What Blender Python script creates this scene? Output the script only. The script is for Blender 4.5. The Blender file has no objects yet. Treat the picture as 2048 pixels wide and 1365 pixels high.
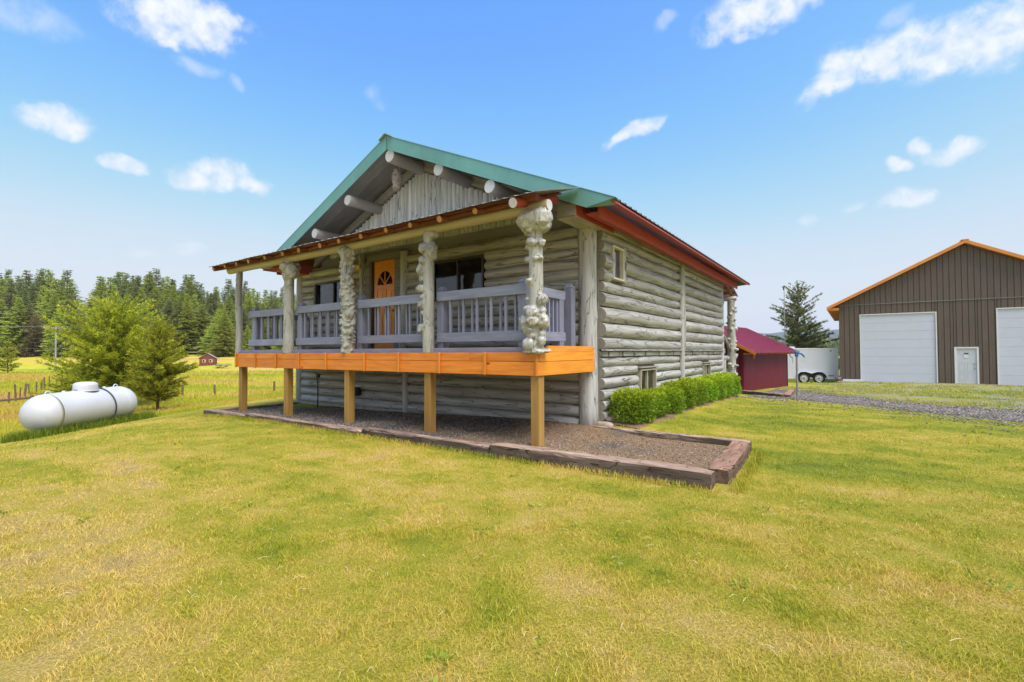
import bpy, math, random
import numpy as np
from mathutils import Vector, Matrix, noise as mnoise
sc = bpy.context.scene
R = math.radians
random.seed(7)
RNG = np.random.default_rng(11)

# ------------------------------------------------------------------ camera
cam_d = bpy.data.cameras.new('camera')
cam = bpy.data.objects.new('camera', cam_d)
sc.collection.objects.link(cam)
CAM_Z = 1.31
PITCH, ROLL = 0.0224, 0.0038
cam_d.sensor_width = 36.0
cam_d.lens = 966.36 / 2048 * 36.0
cam_d.clip_start = 0.05
cam_d.clip_end = 20000
cam.matrix_world = (Matrix.Translation((0, 0, CAM_Z)) @ Matrix.Rotation(PITCH, 4, 'X')
                    @ Matrix.Rotation(math.pi / 2, 4, 'X') @ Matrix.Rotation(-ROLL, 4, 'Z'))
sc.camera = cam

# ------------------------------------------------------------------ world: sky and clouds
SUN_EL, SUN_AZ = R(60), R(142)          # azimuth clockwise from +Y (the view direction)
CLOUDS = [(-35.4, 29.5, 3.63, 1.84, 1, 0),(-32.1, 29.7, 2.08, 1.46, 1, 0),(-34.0, 31.0, 4.3, 1.1, 1, 0),(-35.6, 27.8, 0.94, 0.54, 0.7, 0),(-33.3, 26.5, 1.92, 0.68, 0.45, 0),(-30.2, 26.2, 0.5, 0.59, 0.3, 0),(-45.4, 26.4, 3.52, 1.28, 0.3, 0),(-43.7, 19.5, 1.91, 1.04, 1, 0),(-39.0, 17.1, 1.67, 0.6, 0.95, 0),(-33.2, 16.7, 2.0, 0.92, 1, 0),(-30.9, 17.6, 2.53, 1.26, 1, 0),(-28.7, 17.0, 2.18, 0.82, 0.8, 0),(-33.6, 10.1, 1.75, 0.72, 0.3, 0),(-37.4, 9.3, 0.95, 0.51, 0.22, 0),(26.5, 32.3, 3.89, 1.61, 1, 0),(30.4, 31.8, 2.26, 0.98, 1, 0),(25.5, 30.7, 1.03, 0.57, 0.9, 0),(18.1, 33.5, 1.19, 0.64, 0.4, 0),(34.8, 26.0, 2.04, 1.51, 1, 0),(38.3, 25.8, 3.21, 1.6, 1, 0),(42.5, 25.0, 3.33, 1.81, 1, 0),(45.6, 24.9, 2.38, 2.13, 1, 0),(34.0, 24.9, 2.6, 1.0, 0.9, 22),(38.7, 28.4, 1.22, 0.73, 0.45, 0),(14.3, 23.75, 2.9, 0.62, 0.9, 21),(42.6, 17.0, 1.87, 0.81, 1, 0),(40.7, 17.9, 0.67, 0.58, 1, 0),(39.1, 16.7, 0.91, 0.55, 0.9, 0),(39.6, 13.6, 1.88, 0.87, 1, 0),(35.5, 13.8, 0.92, 0.41, 0.45, 0),(32.0, 12.9, 0.92, 0.58, 0.35, 0),(-15.8, 27.3, 1.0, 1.14, 0.15, 0)]

def build_world():
    w = bpy.data.worlds.new('World'); sc.world = w; w.use_nodes = True
    nt = w.node_tree; N = nt.nodes; L = nt.links; N.clear()
    def nd(t, **k):
        n = N.new(t)
        for a, v in k.items(): setattr(n, a, v)
        return n
    def mth(op, a, b=None, c=None, clamp=False):
        n = nd('ShaderNodeMath', operation=op, use_clamp=clamp)
        for i, v in enumerate((a, b, c)):
            if v is None: continue
            if isinstance(v, (int, float)): n.inputs[i].default_value = v
            else: L.new(v, n.inputs[i])
        return n.outputs[0]
    sky = nd('ShaderNodeTexSky', sky_type='NISHITA', sun_disc=False, sun_elevation=SUN_EL,
             sun_rotation=SUN_AZ, altitude=900, air_density=1.0, dust_density=2.6, ozone_density=2.2)
    tc = nd('ShaderNodeTexCoord')
    nrm = nd('ShaderNodeVectorMath', operation='NORMALIZE'); L.new(tc.outputs['Generated'], nrm.inputs[0])
    D0 = nrm.outputs[0]
    nz = nd('ShaderNodeTexNoise', noise_dimensions='3D'); nz.inputs['Scale'].default_value = 15; nz.inputs['Detail'].default_value = 3
    L.new(D0, nz.inputs['Vector'])
    s1 = nd('ShaderNodeVectorMath', operation='SUBTRACT'); L.new(nz.outputs['Color'], s1.inputs[0]); s1.inputs[1].default_value = (.5, .5, .5)
    s2 = nd('ShaderNodeVectorMath', operation='SCALE'); L.new(s1.outputs[0], s2.inputs[0]); s2.inputs['Scale'].default_value = .042
    s3 = nd('ShaderNodeVectorMath', operation='ADD'); L.new(D0, s3.inputs[0]); L.new(s2.outputs[0], s3.inputs[1])
    D = s3.outputs[0]
    accs = [None, None]
    for az, el, wa, ha, st, tilt in CLOUDS:
        az, el = R(az), R(el)
        C = Vector((math.sin(az) * math.cos(el), math.cos(az) * math.cos(el), math.sin(el)))
        h1 = Vector((math.cos(az), -math.sin(az), 0)); h2 = Vector((-math.sin(az) * math.sin(el), -math.cos(az) * math.sin(el), math.cos(el)))
        t1 = h1 * math.cos(R(tilt)) + h2 * math.sin(R(tilt)); t2 = h2 * math.cos(R(tilt)) - h1 * math.sin(R(tilt))
        outs = []
        for t, ang in ((t1, wa * 1.35), (t2, ha * 1.45)):
            n = nd('ShaderNodeVectorMath', operation='DOT_PRODUCT'); L.new(D, n.inputs[0])
            n.inputs[1].default_value = t / math.sin(R(ang)); outs.append(n.outputs['Value'])
        f = nd('ShaderNodeVectorMath', operation='DOT_PRODUCT'); L.new(D, f.inputs[0]); f.inputs[1].default_value = C
        front = mth('GREATER_THAN', f.outputs['Value'], .5)
        q = mth('ADD', mth('MULTIPLY', outs[0], outs[0]), mth('MULTIPLY', outs[1], outs[1]))
        k = 0 if st >= .6 else 1
        g = mth('MULTIPLY', mth('MULTIPLY', mth('SUBTRACT', 1.0, q, clamp=True), front), 1.0 if k == 0 else min(1.0, .45 + st))
        accs[k] = g if accs[k] is None else mth('MAXIMUM', accs[k], g)
    nf = nd('ShaderNodeTexNoise', noise_dimensions='3D'); nf.inputs['Scale'].default_value = 34; nf.inputs['Detail'].default_value = 10; nf.inputs['Roughness'].default_value = .58; nf.inputs['Distortion'].default_value = .15
    L.new(D0, nf.inputs['Vector'])
    def dens_mask(acc, lo, hi, amp, top):
        de = mth('ADD', mth('MULTIPLY', acc, 1.25), mth('MULTIPLY', mth('SUBTRACT', nf.outputs[0], .56), mth('MULTIPLY', mth('MINIMUM', mth('MULTIPLY', acc, 3.0), 1.0), amp)))
        m_ = nd('ShaderNodeMapRange', interpolation_type='SMOOTHSTEP'); L.new(de, m_.inputs[0])
        for i_, v_ in enumerate((lo, hi, 0, top)): m_.inputs[i_ + 1].default_value = v_
        return m_.outputs[0]
    m1, m2 = dens_mask(accs[0], -.05, 1.35, 2.3, .98), dens_mask(accs[1], .05, 1.2, 1.6, .40)
    mask0 = mth('MAXIMUM', m1, m2)
    # the same fair weather goes on round the rest of the sky
    nb = nd('ShaderNodeTexNoise', noise_dimensions='3D'); nb.inputs['Scale'].default_value = 4.2; nb.inputs['Detail'].default_value = 7
    L.new(D0, nb.inputs['Vector'])
    sep = nd('ShaderNodeSeparateXYZ'); L.new(D0, sep.inputs[0])
    mb = nd('ShaderNodeMapRange', interpolation_type='SMOOTHSTEP'); L.new(nb.outputs[0], mb.inputs[0]); mb.inputs[1].default_value = .57; mb.inputs[2].default_value = .72
    back = nd('ShaderNodeMapRange'); L.new(sep.outputs['Y'], back.inputs[0]); back.inputs[1].default_value = .25; back.inputs[2].default_value = .0
    upm = nd('ShaderNodeMapRange'); L.new(sep.outputs['Z'], upm.inputs[0]); upm.inputs[1].default_value = .02; upm.inputs[2].default_value = .15
    mask = mth('MAXIMUM', mask0, mth('MULTIPLY', mth('MULTIPLY', mb.outputs[0], back.outputs[0]), mth('MULTIPLY', upm.outputs[0], .9)))
    # colour grade of the whole clear sky, channel by channel
    sp_ = nd('ShaderNodeSeparateColor'); L.new(sky.outputs[0], sp_.inputs[0]); cb = nd('ShaderNodeCombineColor')
    K = SKY_STR * 2 ** EXPOSURE
    for i, ((g_, a_), pts_) in enumerate(zip(SKY_GRADE, SKY_CURVE)):
        v = mth('MULTIPLY', mth('POWER', sp_.outputs[i], g_), a_ * .185)
        fc = nd('ShaderNodeFloatCurve'); cm = fc.mapping; cm.use_clip = False; c0 = cm.curves[0]
        while len(c0.points) < len(pts_): c0.points.new(.5, .5)
        for p_, (px_, py_) in zip(c0.points, pts_): p_.location = (px_, py_); p_.handle_type = 'AUTO_CLAMPED'
        cm.update(); fc.inputs[0].default_value = 1; L.new(v, fc.inputs[1])
        L.new(mth('MULTIPLY', fc.outputs[0], 1.0 / K), cb.inputs[i])
    hs = cb
    mx = nd('ShaderNodeMix', data_type='RGBA'); L.new(mask, mx.inputs[0]); L.new(hs.outputs[0], mx.inputs[6])
    cc = nd('ShaderNodeMix', data_type='RGBA'); L.new(nf.outputs[0], cc.inputs[0]); cc.inputs[6].default_value = (3.7, 4.3, 5.2, 1); cc.inputs[7].default_value = CLOUD_COL; L.new(cc.outputs[2], mx.inputs[7])
    bg = nd('ShaderNodeBackground'); bg.inputs['Strength'].default_value = SKY_STR
    L.new(mx.outputs[2], bg.inputs[0])
    out = nd('ShaderNodeOutputWorld'); L.new(bg.outputs[0], out.inputs[0])
    w.cycles.sampling_method = 'MANUAL'; w.cycles.sample_map_resolution = 512
SKY_STR = 0.11
EXPOSURE = 0.75
SKY_CURVE = (((0, .0), (.12, .125), (.177, .225), (.27, .45), (.388, .66), (.614, .78), (1, .84)),
             ((0, .0), (.375, .376), (.463, .552), (.575, .73), (.687, .805), (.823, .84), (1, .86)),
             ((0, 0), (.5, .5), (.94, 1.0), (.975, 1.0), (.99, .95), (.998, .93), (1.05, .92)))
SKY_GRADE = ((1.15, .815), (.635, 1.67), (.05, 5.0))     # (gamma, gain) for red, green, blue
CLOUD_COL = (6.0, 6.0, 6.0, 1)
build_world()

# ------------------------------------------------------------------ sun, exposure
sl = bpy.data.lights.new('sun', 'SUN'); sl.energy = 3.1; sl.angle = R(45); sl.color = (1.0, .975, .95)
sun = bpy.data.objects.new('sun', sl); sc.collection.objects.link(sun)
sun.rotation_euler = (math.pi / 2 - SUN_EL, 0, math.pi - SUN_AZ)
sun.location = (0, -20, 40)
vs = sc.view_settings
vs.view_transform = 'Standard'; vs.look = 'None'; vs.gamma = 1; vs.use_curve_mapping = False
vs.exposure = EXPOSURE
sc.cycles.max_bounces = 6; sc.cycles.transparent_max_bounces = 6; sc.cycles.volume_bounces = 0
try: sc.cycles.use_denoising = True
except Exception: pass

# ------------------------------------------------------------------ mesh helpers
def dvec(v): return Vector(v)
class MB:
    def __init__(s): s.v = []; s.f = []; s.s = []
    def add(s, vs, fs, smooth=False):
        o = len(s.v); s.v.extend([tuple(p) for p in vs]); s.f.extend([tuple(i + o for i in f) for f in fs]); s.s.extend([smooth] * len(fs)); return s
    def box(s, a, b, bev=0.0, M=None):
        x0, y0, z0 = a; x1, y1, z1 = b
        if x0 > x1: x0, x1 = x1, x0
        if y0 > y1: y0, y1 = y1, y0
        if z0 > z1: z0, z1 = z1, z0
        e = min(bev, (x1 - x0) * .45, (y1 - y0) * .45, (z1 - z0) * .45)
        if e <= 0:
            vs = [(x, y, z) for x in (x0, x1) for y in (y0, y1) for z in (z0, z1)]
            fs = [(0, 1, 3, 2), (4, 6, 7, 5), (0, 4, 5, 1), (2, 3, 7, 6), (0, 2, 6, 4), (1, 5, 7, 3)]
        else:
            vs = []; idx = {}
            for i in (0, 1):
                for j in (0, 1):
                    for k in (0, 1):
                        X = (x0, x1)[i]; Y = (y0, y1)[j]; Z = (z0, z1)[k]; sx, sy, sz = (e if i == 0 else -e), (e if j == 0 else -e), (e if k == 0 else -e)
                        idx[i, j, k, 0] = len(vs); vs.append((X, Y + sy, Z + sz))
                        idx[i, j, k, 1] = len(vs); vs.append((X + sx, Y, Z + sz))
                        idx[i, j, k, 2] = len(vs); vs.append((X + sx, Y + sy, Z))
            fs = []
            for i in (0, 1):
                q = [idx[i, 0, 0, 0], idx[i, 0, 1, 0], idx[i, 1, 1, 0], idx[i, 1, 0, 0]]; fs.append(q if i == 0 else q[::-1])
                q = [idx[0, i, 0, 1], idx[1, i, 0, 1], idx[1, i, 1, 1], idx[0, i, 1, 1]]; fs.append(q if i == 0 else q[::-1])
                q = [idx[0, 0, i, 2], idx[0, 1, i, 2], idx[1, 1, i, 2], idx[1, 0, i, 2]]; fs.append(q if i == 0 else q[::-1])
            for i in (0, 1):
                for j in (0, 1):
                    p = (i + j) % 2 == 0
                    q = [idx[i, j, 0, 0], idx[i, j, 0, 1], idx[i, j, 1, 1], idx[i, j, 1, 0]]; fs.append(q if p else q[::-1])
                    q = [idx[i, 0, j, 0], idx[i, 1, j, 0], idx[i, 1, j, 2], idx[i, 0, j, 2]]
                    q = [idx[i, 0, j, 0], idx[i, 0, j, 2], idx[i, 1, j, 2], idx[i, 1, j, 0]]
                    q = [idx[i, 0, j, 2], idx[i, 0, j, 0], idx[i, 1, j, 0], idx[i, 1, j, 2]]; fs.append(q if not p else q[::-1])
                    q = [idx[0, i, j, 1], idx[1, i, j, 1], idx[1, i, j, 2], idx[0, i, j, 2]]; fs.append(q if not p else q[::-1])
                    for k in (0, 1):
                        q = [idx[i, j, k, 0], idx[i, j, k, 1], idx[i, j, k, 2]]; fs.append(q if (i + j + k) % 2 else q[::-1])
        if M is not None: vs = [M @ Vector(p) for p in vs]
        return s.add(vs, fs)
    def obox(s, c, ax, ay, az, sz, bev=0.0):
        M = Matrix((( ax[0], ay[0], az[0], c[0]), (ax[1], ay[1], az[1], c[1]), (ax[2], ay[2], az[2], c[2]), (0, 0, 0, 1)))
        h = [q / 2 for q in sz]
        return s.box((-h[0], -h[1], -h[2]), (h[0], h[1], h[2]), bev, M)
    def beam(s, p, q, w, h, bev=0.004, up=(0, 0, 1)):
        p, q = Vector(p), Vector(q); a = (q - p); l = a.length; a.normalize()
        r = a.cross(Vector(up)); r = r.normalized() if r.length > 1e-5 else Vector((1, 0, 0)); u = r.cross(a)
        return s.obox((p + q) / 2, a, r * -1, u, (l, w, h), bev)
    def prism(s, poly, vec, smooth=False):
        n = len(poly); vec = Vector(vec); vs = [Vector(p) for p in poly] + [Vector(p) + vec for p in poly]
        fs = [tuple(range(n))[::-1], tuple(range(n, 2 * n))] + [(i, (i + 1) % n, n + (i + 1) % n, n + i) for i in range(n)]
        return s.add(vs, fs, smooth)
    def tube(s, pts, rad, seg=12, caps=True, rfun=None, smooth=True):
        pts = [Vector(p) for p in pts]; n = len(pts)
        if not hasattr(rad, '__len__'): rad = [rad] * n
        t0 = (pts[1] - pts[0]).normalized(); ref = Vector((0, 0, 1)) if abs(t0.z) < .9 else Vector((1, 0, 0))
        vs = []
        for i, p in enumerate(pts):
            t = (pts[min(i + 1, n - 1)] - pts[max(i - 1, 0)]).normalized()
            a = ref - t * ref.dot(t); a.normalize(); b = t.cross(a); ref = a
            for k in range(seg):
                th = 2 * math.pi * k / seg; r = rad[i] * (rfun(i, th) if rfun else 1)
                vs.append(p + a * (r * math.cos(th)) + b * (r * math.sin(th)))
        fs = [(i * seg + k, i * seg + (k + 1) % seg, (i + 1) * seg + (k + 1) % seg, (i + 1) * seg + k) for i in range(n - 1) for k in range(seg)]
        s.add(vs, fs, smooth)
        if caps:
            s.add(vs[:seg], [tuple(range(seg))[::-1]]); s.add(vs[-seg:], [tuple(range(seg))])
        return s
    def lathe(s, prof, seg=24, M=None, smooth=True):
        vs = []; n = len(prof)
        for r, z in prof:
            for k in range(seg):
                th = 2 * math.pi * k / seg; vs.append(Vector((r * math.cos(th), r * math.sin(th), z)))
        if M is not None: vs = [M @ p for p in vs]
        fs = [(i * seg + k, i * seg + (k + 1) % seg, (i + 1) * seg + (k + 1) % seg, (i + 1) * seg + k) for i in range(n - 1) for k in range(seg)]
        s.add(vs, fs, smooth); return s
    def ball(s, c, r, seg=12, sc3=(1, 1, 1), jit=0):
        rows = max(5, seg * 2 // 3); vs = []; c = Vector(c)
        for i in range(rows + 1):
            ph = math.pi * i / rows
            for k in range(seg):
                th = 2 * math.pi * k / seg
                p = Vector((math.sin(ph) * math.cos(th) * sc3[0], math.sin(ph) * math.sin(th) * sc3[1], math.cos(ph) * sc3[2]))
                q = r * (1 + (jit * mnoise.noise(p * 2.3 + c * 9) if jit else 0))
                vs.append(c + p * q)
        fs = [(i * seg + k, i * seg + (k + 1) % seg, (i + 1) * seg + (k + 1) % seg, (i + 1) * seg + k)[::-1] for i in range(rows) for k in range(seg)]
        return s.add(vs, fs, True)
    def mesh(s, name):
        me = bpy.data.meshes.new(name); me.from_pydata(s.v, [], s.f)
        me.polygons.foreach_set('use_smooth', s.s); me.update(); return me
    def build(s, name, mat, parent=None, **k): return link(name, s.mesh(name), mat, parent, **k)

def link(name, me, mat, parent=None, loc=None, rotz=None, label=None, cat=None, group=None, kind=None):
    o = bpy.data.objects.new(name, me); sc.collection.objects.link(o)
    if mat is not None and me is not None and not me.materials: me.materials.append(mat)
    if parent is not None: o.parent = parent
    if loc is not None: o.location = loc
    if rotz is not None: o.rotation_euler = (0, 0, rotz)
    tag(o, label, cat, group, kind); return o
def tag(o, label=None, cat=None, group=None, kind=None):
    for k, v in (('label', label), ('category', cat), ('group', group), ('kind', kind)):
        if v: o[k] = v
    return o
def thing(name, label, cat, loc=(0, 0, 0), rotz=0, group=None, rot=None):
    o = bpy.data.objects.new(name, None); sc.collection.objects.link(o); o.empty_display_size = .3
    o.location = loc; o.rotation_euler = rot if rot else (0, 0, rotz); return tag(o, label, cat, group)
def copy_tree(o, parent=None, **k):
    c = o.copy(); sc.collection.objects.link(c); c.parent = parent
    for ch in list(o.children): copy_tree(ch, c)
    for a, v in k.items():
        if a == 'loc': c.location = v
        elif a == 'rotz': c.rotation_euler = (0, 0, v)
        elif a == 'scale': c.scale = v
        else: c[a] = v
    return c
def fast_mesh(name, V, F, smooth=False, attrs=None):
    """V (n,3), F (m,k) with k fixed: a mesh from numpy arrays."""
    me = bpy.data.meshes.new(name); V = np.ascontiguousarray(V, np.float32); F = np.ascontiguousarray(F, np.int32)
    m, k = F.shape
    me.vertices.add(len(V)); me.vertices.foreach_set('co', V.ravel())
    me.loops.add(m * k); me.loops.foreach_set('vertex_index', F.ravel())
    me.polygons.add(m); me.polygons.foreach_set('loop_start', np.arange(m, dtype=np.int32) * k); me.polygons.foreach_set('loop_total', np.full(m, k, np.int32))
    me.polygons.foreach_set('use_smooth', np.full(m, smooth))
    for an, av in (attrs or {}).items():
        a = me.attributes.new(an, 'FLOAT', 'POINT'); a.data.foreach_set('value', np.ascontiguousarray(av, np.float32))
    me.update(calc_edges=True); me.validate(); return me

# ------------------------------------------------------------------ materials
class NT:
    def __init__(s, name):
        s.m = bpy.data.materials.new(name); s.m.use_nodes = True; s.N = s.m.node_tree.nodes; s.L = s.m.node_tree.links; s.N.clear()
        s.out = s.N.new('ShaderNodeOutputMaterial'); s.b = s.N.new('ShaderNodeBsdfPrincipled'); s.L.new(s.b.outputs[0], s.out.inputs[0])
    def n(s, t, **k):
        x = s.N.new(t)
        for a, v in k.items(): setattr(x, a, v)
        return x
    def put(s, sock, v):
        if isinstance(v, bpy.types.NodeSocket): s.L.new(v, sock)
        elif isinstance(v, (tuple, list)) and len(v) == 3 and sock.type == 'RGBA': sock.default_value = (*v, 1)
        else: sock.default_value = v
    def coords(s, space='Object', scale=(1, 1, 1), rnd=True):
        tc = s.n('ShaderNodeTexCoord'); src = tc.outputs['Object']
        if space == 'World':
            g = s.n('ShaderNodeNewGeometry'); src = g.outputs['Position']
        if rnd and space == 'Object':
            oi = s.n('ShaderNodeObjectInfo'); ad = s.n('ShaderNodeVectorMath', operation='MULTIPLY_ADD')
            s.L.new(oi.outputs['Random'], ad.inputs[0]); ad.inputs[1].default_value = (37, 53, 71); s.L.new(src, ad.inputs[2]); src = ad.outputs[0]
        mp = s.n('ShaderNodeMapping'); s.L.new(src, mp.inputs[0]); mp.inputs['Scale'].default_value = scale
        return mp.outputs[0]
    def noise(s, co, scale=5, detail=4, rough=.55, dist=0):
        x = s.n('ShaderNodeTexNoise'); s.L.new(co, x.inputs['Vector']); x.inputs['Scale'].default_value = scale; x.inputs['Detail'].default_value = detail
        x.inputs['Roughness'].default_value = rough; x.inputs['Distortion'].default_value = dist; return x.outputs[0]
    def ramp(s, f, stops, interp='LINEAR'):
        x = s.n('ShaderNodeValToRGB'); s.L.new(f, x.inputs[0]); e = x.color_ramp.elements; x.color_ramp.interpolation = interp
        while len(e) < len(stops): e.new(.5)
        for i, (p, c) in enumerate(stops): e[i].position = p; e[i].color = (*c, 1) if len(c) == 3 else c
        return x.outputs[0]
    def rng(s, f, a, b, c=0, d=1, sm=False):
        x = s.n('ShaderNodeMapRange'); s.put(x.inputs[0], f)
        if sm: x.interpolation_type = 'SMOOTHSTEP'
        for i, v in enumerate((a, b, c, d)): x.inputs[i + 1].default_value = v
        return x.outputs[0]
    def mix(s, f, a, b, mode='MIX'):
        x = s.n('ShaderNodeMix', data_type='RGBA', blend_type=mode); s.put(x.inputs[0], f); s.put(x.inputs[6], a); s.put(x.inputs[7], b); return x.outputs[2]
    def math(s, op, a, b=0.0):
        x = s.n('ShaderNodeMath', operation=op); s.put(x.inputs[0], a); s.put(x.inputs[1], b); return x.outputs[0]
    def bump(s, h, dist=.01, strength=1.0):
        x = s.n('ShaderNodeBump'); s.L.new(h, x.inputs['Height']); x.inputs['Distance'].default_value = dist; x.inputs['Strength'].default_value = strength
        s.L.new(x.outputs[0], s.b.inputs['Normal']); return x
    def set(s, **k):
        names = dict(col='Base Color', rough='Roughness', metal='Metallic', spec='Specular IOR Level', trans='Transmission Weight', ior='IOR', emit='Emission Color', estr='Emission Strength', coat='Coat Weight', sheen='Sheen Weight', sss='Subsurface Weight')
        for a, v in k.items(): s.put(s.b.inputs[names[a]], v)
        return s
def wood(name, light, dark, scale=(1, 1, 1), grain=12, rough=.6, bump=.004, spec=.3, cracks=0, wear=None, knots=0):
    """painted or raw wood: grain stretched along the axis whose scale is small"""
    t = NT(name); co = t.coords(scale=scale)
    g = t.noise(co, grain, 6, .6, .3); big = t.noise(co, 1.6, 3)
    col = t.mix(t.rng(g, .3, .7), dark, light)
    col = t.mix(t.rng(big, .35, .7, 0, .35), col, tuple(c * .78 for c in dark))
    if wear:
        wn = t.noise(co, 5, 5, .65); col = t.mix(t.rng(wn, .6, .72, 0, .8), col, wear)
    oi = t.n('ShaderNodeObjectInfo'); hv = t.n('ShaderNodeHueSaturation'); t.L.new(col, hv.inputs['Color']); t.L.new(t.rng(oi.outputs['Random'], 0, 1, .88, 1.12), hv.inputs['Value']); col = hv.outputs[0]
    h = g
    if cracks:
        cr = t.noise(t.coords(scale=tuple(q * .8 for q in scale)), grain * 1.1, 2, .4, .6)
        line = t.rng(t.math('ABSOLUTE', t.math('SUBTRACT', cr, .5)), 0, .012 * cracks)
        col = t.mix(line, tuple(c * .3 for c in dark), col); h = t.math('ADD', g, t.math('MULTIPLY', line, 1.2))
    if knots:
        vr = t.n('ShaderNodeTexVoronoi'); t.L.new(t.coords(scale=tuple(max(q, .5) for q in scale)), vr.inputs['Vector']); vr.inputs['Scale'].default_value = knots
        kn = t.rng(vr.outputs['Distance'], .03, .09); col = t.mix(kn, tuple(c * .35 for c in dark), col)
    t.set(col=col, rough=t.rng(g, .2, .8, rough + .1, rough - .1), spec=spec); t.bump(h, bump); return t.m
def paint(name, col, var=.12, scale=3, rough=.45, spec=.4, metal=0, bump=0, dirt=None, dirt_amt=.5, streak=(1, 1, 1)):
    t = NT(name); co = t.coords(scale=streak); n1 = t.noise(co, scale, 5, .6)
    c = t.mix(t.rng(n1, .3, .7), tuple(q * (1 - var) for q in col), tuple(min(1, q * (1 + var)) for q in col))
    if dirt:
        n2 = t.noise(co, scale * 2.2, 6, .7); c = t.mix(t.rng(n2, .56, .75, 0, dirt_amt), c, dirt)
    t.set(col=c, rough=t.rng(n1, .3, .7, rough - .06, rough + .08), spec=spec, metal=metal)
    if bump: t.bump(t.noise(co, 60, 3), bump)
    return t.m
M = {}
_lg, _ld = (.54, .53, .515), (.31, .295, .26)
M['log_x'] = wood('log_paint_x', _lg, _ld, (.10, 1, 1), 11, .46, .009, .45, 1.3, (.24, .215, .17))
M['log_y'] = wood('log_paint_y', _lg, _ld, (1, .10, 1), 11, .46, .009, .45, 1.3, (.25, .22, .17))
M['log_z'] = wood('log_paint_z', (.53, .53, .525), (.37, .36, .335), (1, 1, .10), 11, .5, .006, .4, 1)
M['burl'] = wood('burl_paint', (.52, .51, .465), (.33, .315, .27), (1, 1, .22), 11, .36, .007, .5, .8)
M['log_end'] = wood('log_end_paint', (.33, .31, .27), (.24, .225, .19), (1, 1, 1), 20, .6, .002)
M['white_end'] = wood('white_painted_end', (.64, .64, .66), (.48, .48, .50), (1, 1, 1), 26, .6, .003)
M['shade_log'] = wood('purlin_paint', (.36, .34, .33), (.26, .245, .24), (1, .12, 1), 9, .55, .005)
M['soffit'] = wood('soffit_paint', (.30, .29, .30), (.23, .22, .235), (.12, 1, 1), 10, .6, .002)
M['gable'] = wood('gable_whitewash', (.82, .83, .88), (.44, .45, .49), (1, 1, .1), 10, .6, .006, .3, 1)
M['rail'] = wood('rail_paint', (.31, .325, .44), (.205, .213, .295), (.15, 1, 1), 16, .5, .003, .4)
M['rail_z'] = wood('rail_paint_upright', (.31, .325, .44), (.205, .213, .295), (1, 1, .15), 16, .5, .003, .4)
M['rail_y'] = wood('rail_paint_side', (.31, .325, .44), (.205, .213, .295), (1, .15, 1), 16, .5, .003, .4)
M['cedar_x'] = wood('stained_fascia_x', (.92, .31, .034), (.66, .175, .016), (.10, 1, 1), 20, .42, .003, .4, 0, None, 3.0)
M['cedar_y'] = wood('stained_fascia_y', (.90, .36, .03), (.68, .225, .016), (1, .10, 1), 20, .42, .003, .4, 0, None, 3.0)
M['cedar_z'] = wood('stained_batten', (.74, .29, .045), (.58, .19, .025), (1, 1, .13), 14, .45, .002)
M['deckpost'] = wood('treated_post', (.45, .265, .075), (.33, .18, .045), (1, 1, .1), 12, .55, .003, .3, 0, None, 1.3)
M['deckboard'] = wood('deck_board', (.34, .15, .10), (.22, .09, .06), (.13, 1, 1), 14, .5, .002)
M['rafter'] = wood('rafter_log', (.34, .115, .045), (.15, .045, .02), (1, .15, 1), 10, .55, .006)
M['rafter_end'] = wood('rafter_cut_end', (.55, .30, .14), (.40, .2, .085), (1, 1, 1), 22, .6, .002)
M['slab_brown'] = wood('bark_slab', (.26, .075, .03), (.09, .028, .014), (.13, 1, 1), 10, .55, .008)
M['beam'] = wood('porch_beam_paint', (.46, .40, .26), (.34, .29, .18), (.12, 1, 1), 9, .5, .005)
M['red'] = wood('red_paint', (.44, .085, .062), (.36, .06, .045), (1, .13, 1), 12, .5, .002)
M['red_x'] = wood('red_paint_x', (.40, .07, .05), (.32, .05, .037), (.13, 1, 1), 12, .5, .002)
M['green'] = paint('green_trim', (.145, .335, .31), .14, 1.4, .38, .5, 0, 0, (.10, .16, .15), .45, (1, 1, .5))
M['screw'] = paint('screw_head', (.05, .07, .07), .2, 9, .5)
M['sheet'] = paint('galvanised_sheet', (.42, .40, .37), .2, 4, .35, .5, .6, 0, (.22, .15, .10), .6)
M['roof_sheet'] = paint('brown_roof_sheet', (.15, .125, .11), .25, 4, .45, .4)
M['door'] = wood('door_varnish', (.92, .36, .03), (.78, .25, .018), (1, 1, .12), 14, .33, .002, .5)
M['darkframe'] = paint('dark_window_frame', (.045, .035, .032), .2, 8, .4)
M['tanframe'] = paint('tan_window_frame', (.46, .40, .30), .12, 8, .45)
M['creamframe'] = paint('cream_window_frame', (.72, .67, .54), .08, 8, .45)
M['plank'] = wood('door_surround', (.25, .235, .205), (.18, .168, .145), (.2, 1, 1), 10, .6, .004)
M['chink'] = paint('dark_wall_backing', (.20, .182, .15), .3, 5, .9)
M['curtain'] = paint('curtain_cloth', (.78, .77, .78), .08, 20, .9, .1)
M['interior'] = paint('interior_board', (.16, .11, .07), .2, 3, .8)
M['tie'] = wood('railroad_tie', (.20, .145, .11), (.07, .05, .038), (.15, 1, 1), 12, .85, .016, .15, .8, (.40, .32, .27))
M['tie_y'] = wood('railroad_tie_y', (.27, .17, .12), (.10, .065, .048), (1, .15, 1), 12, .85, .016, .15, .8, (.36, .27, .22))
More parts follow.
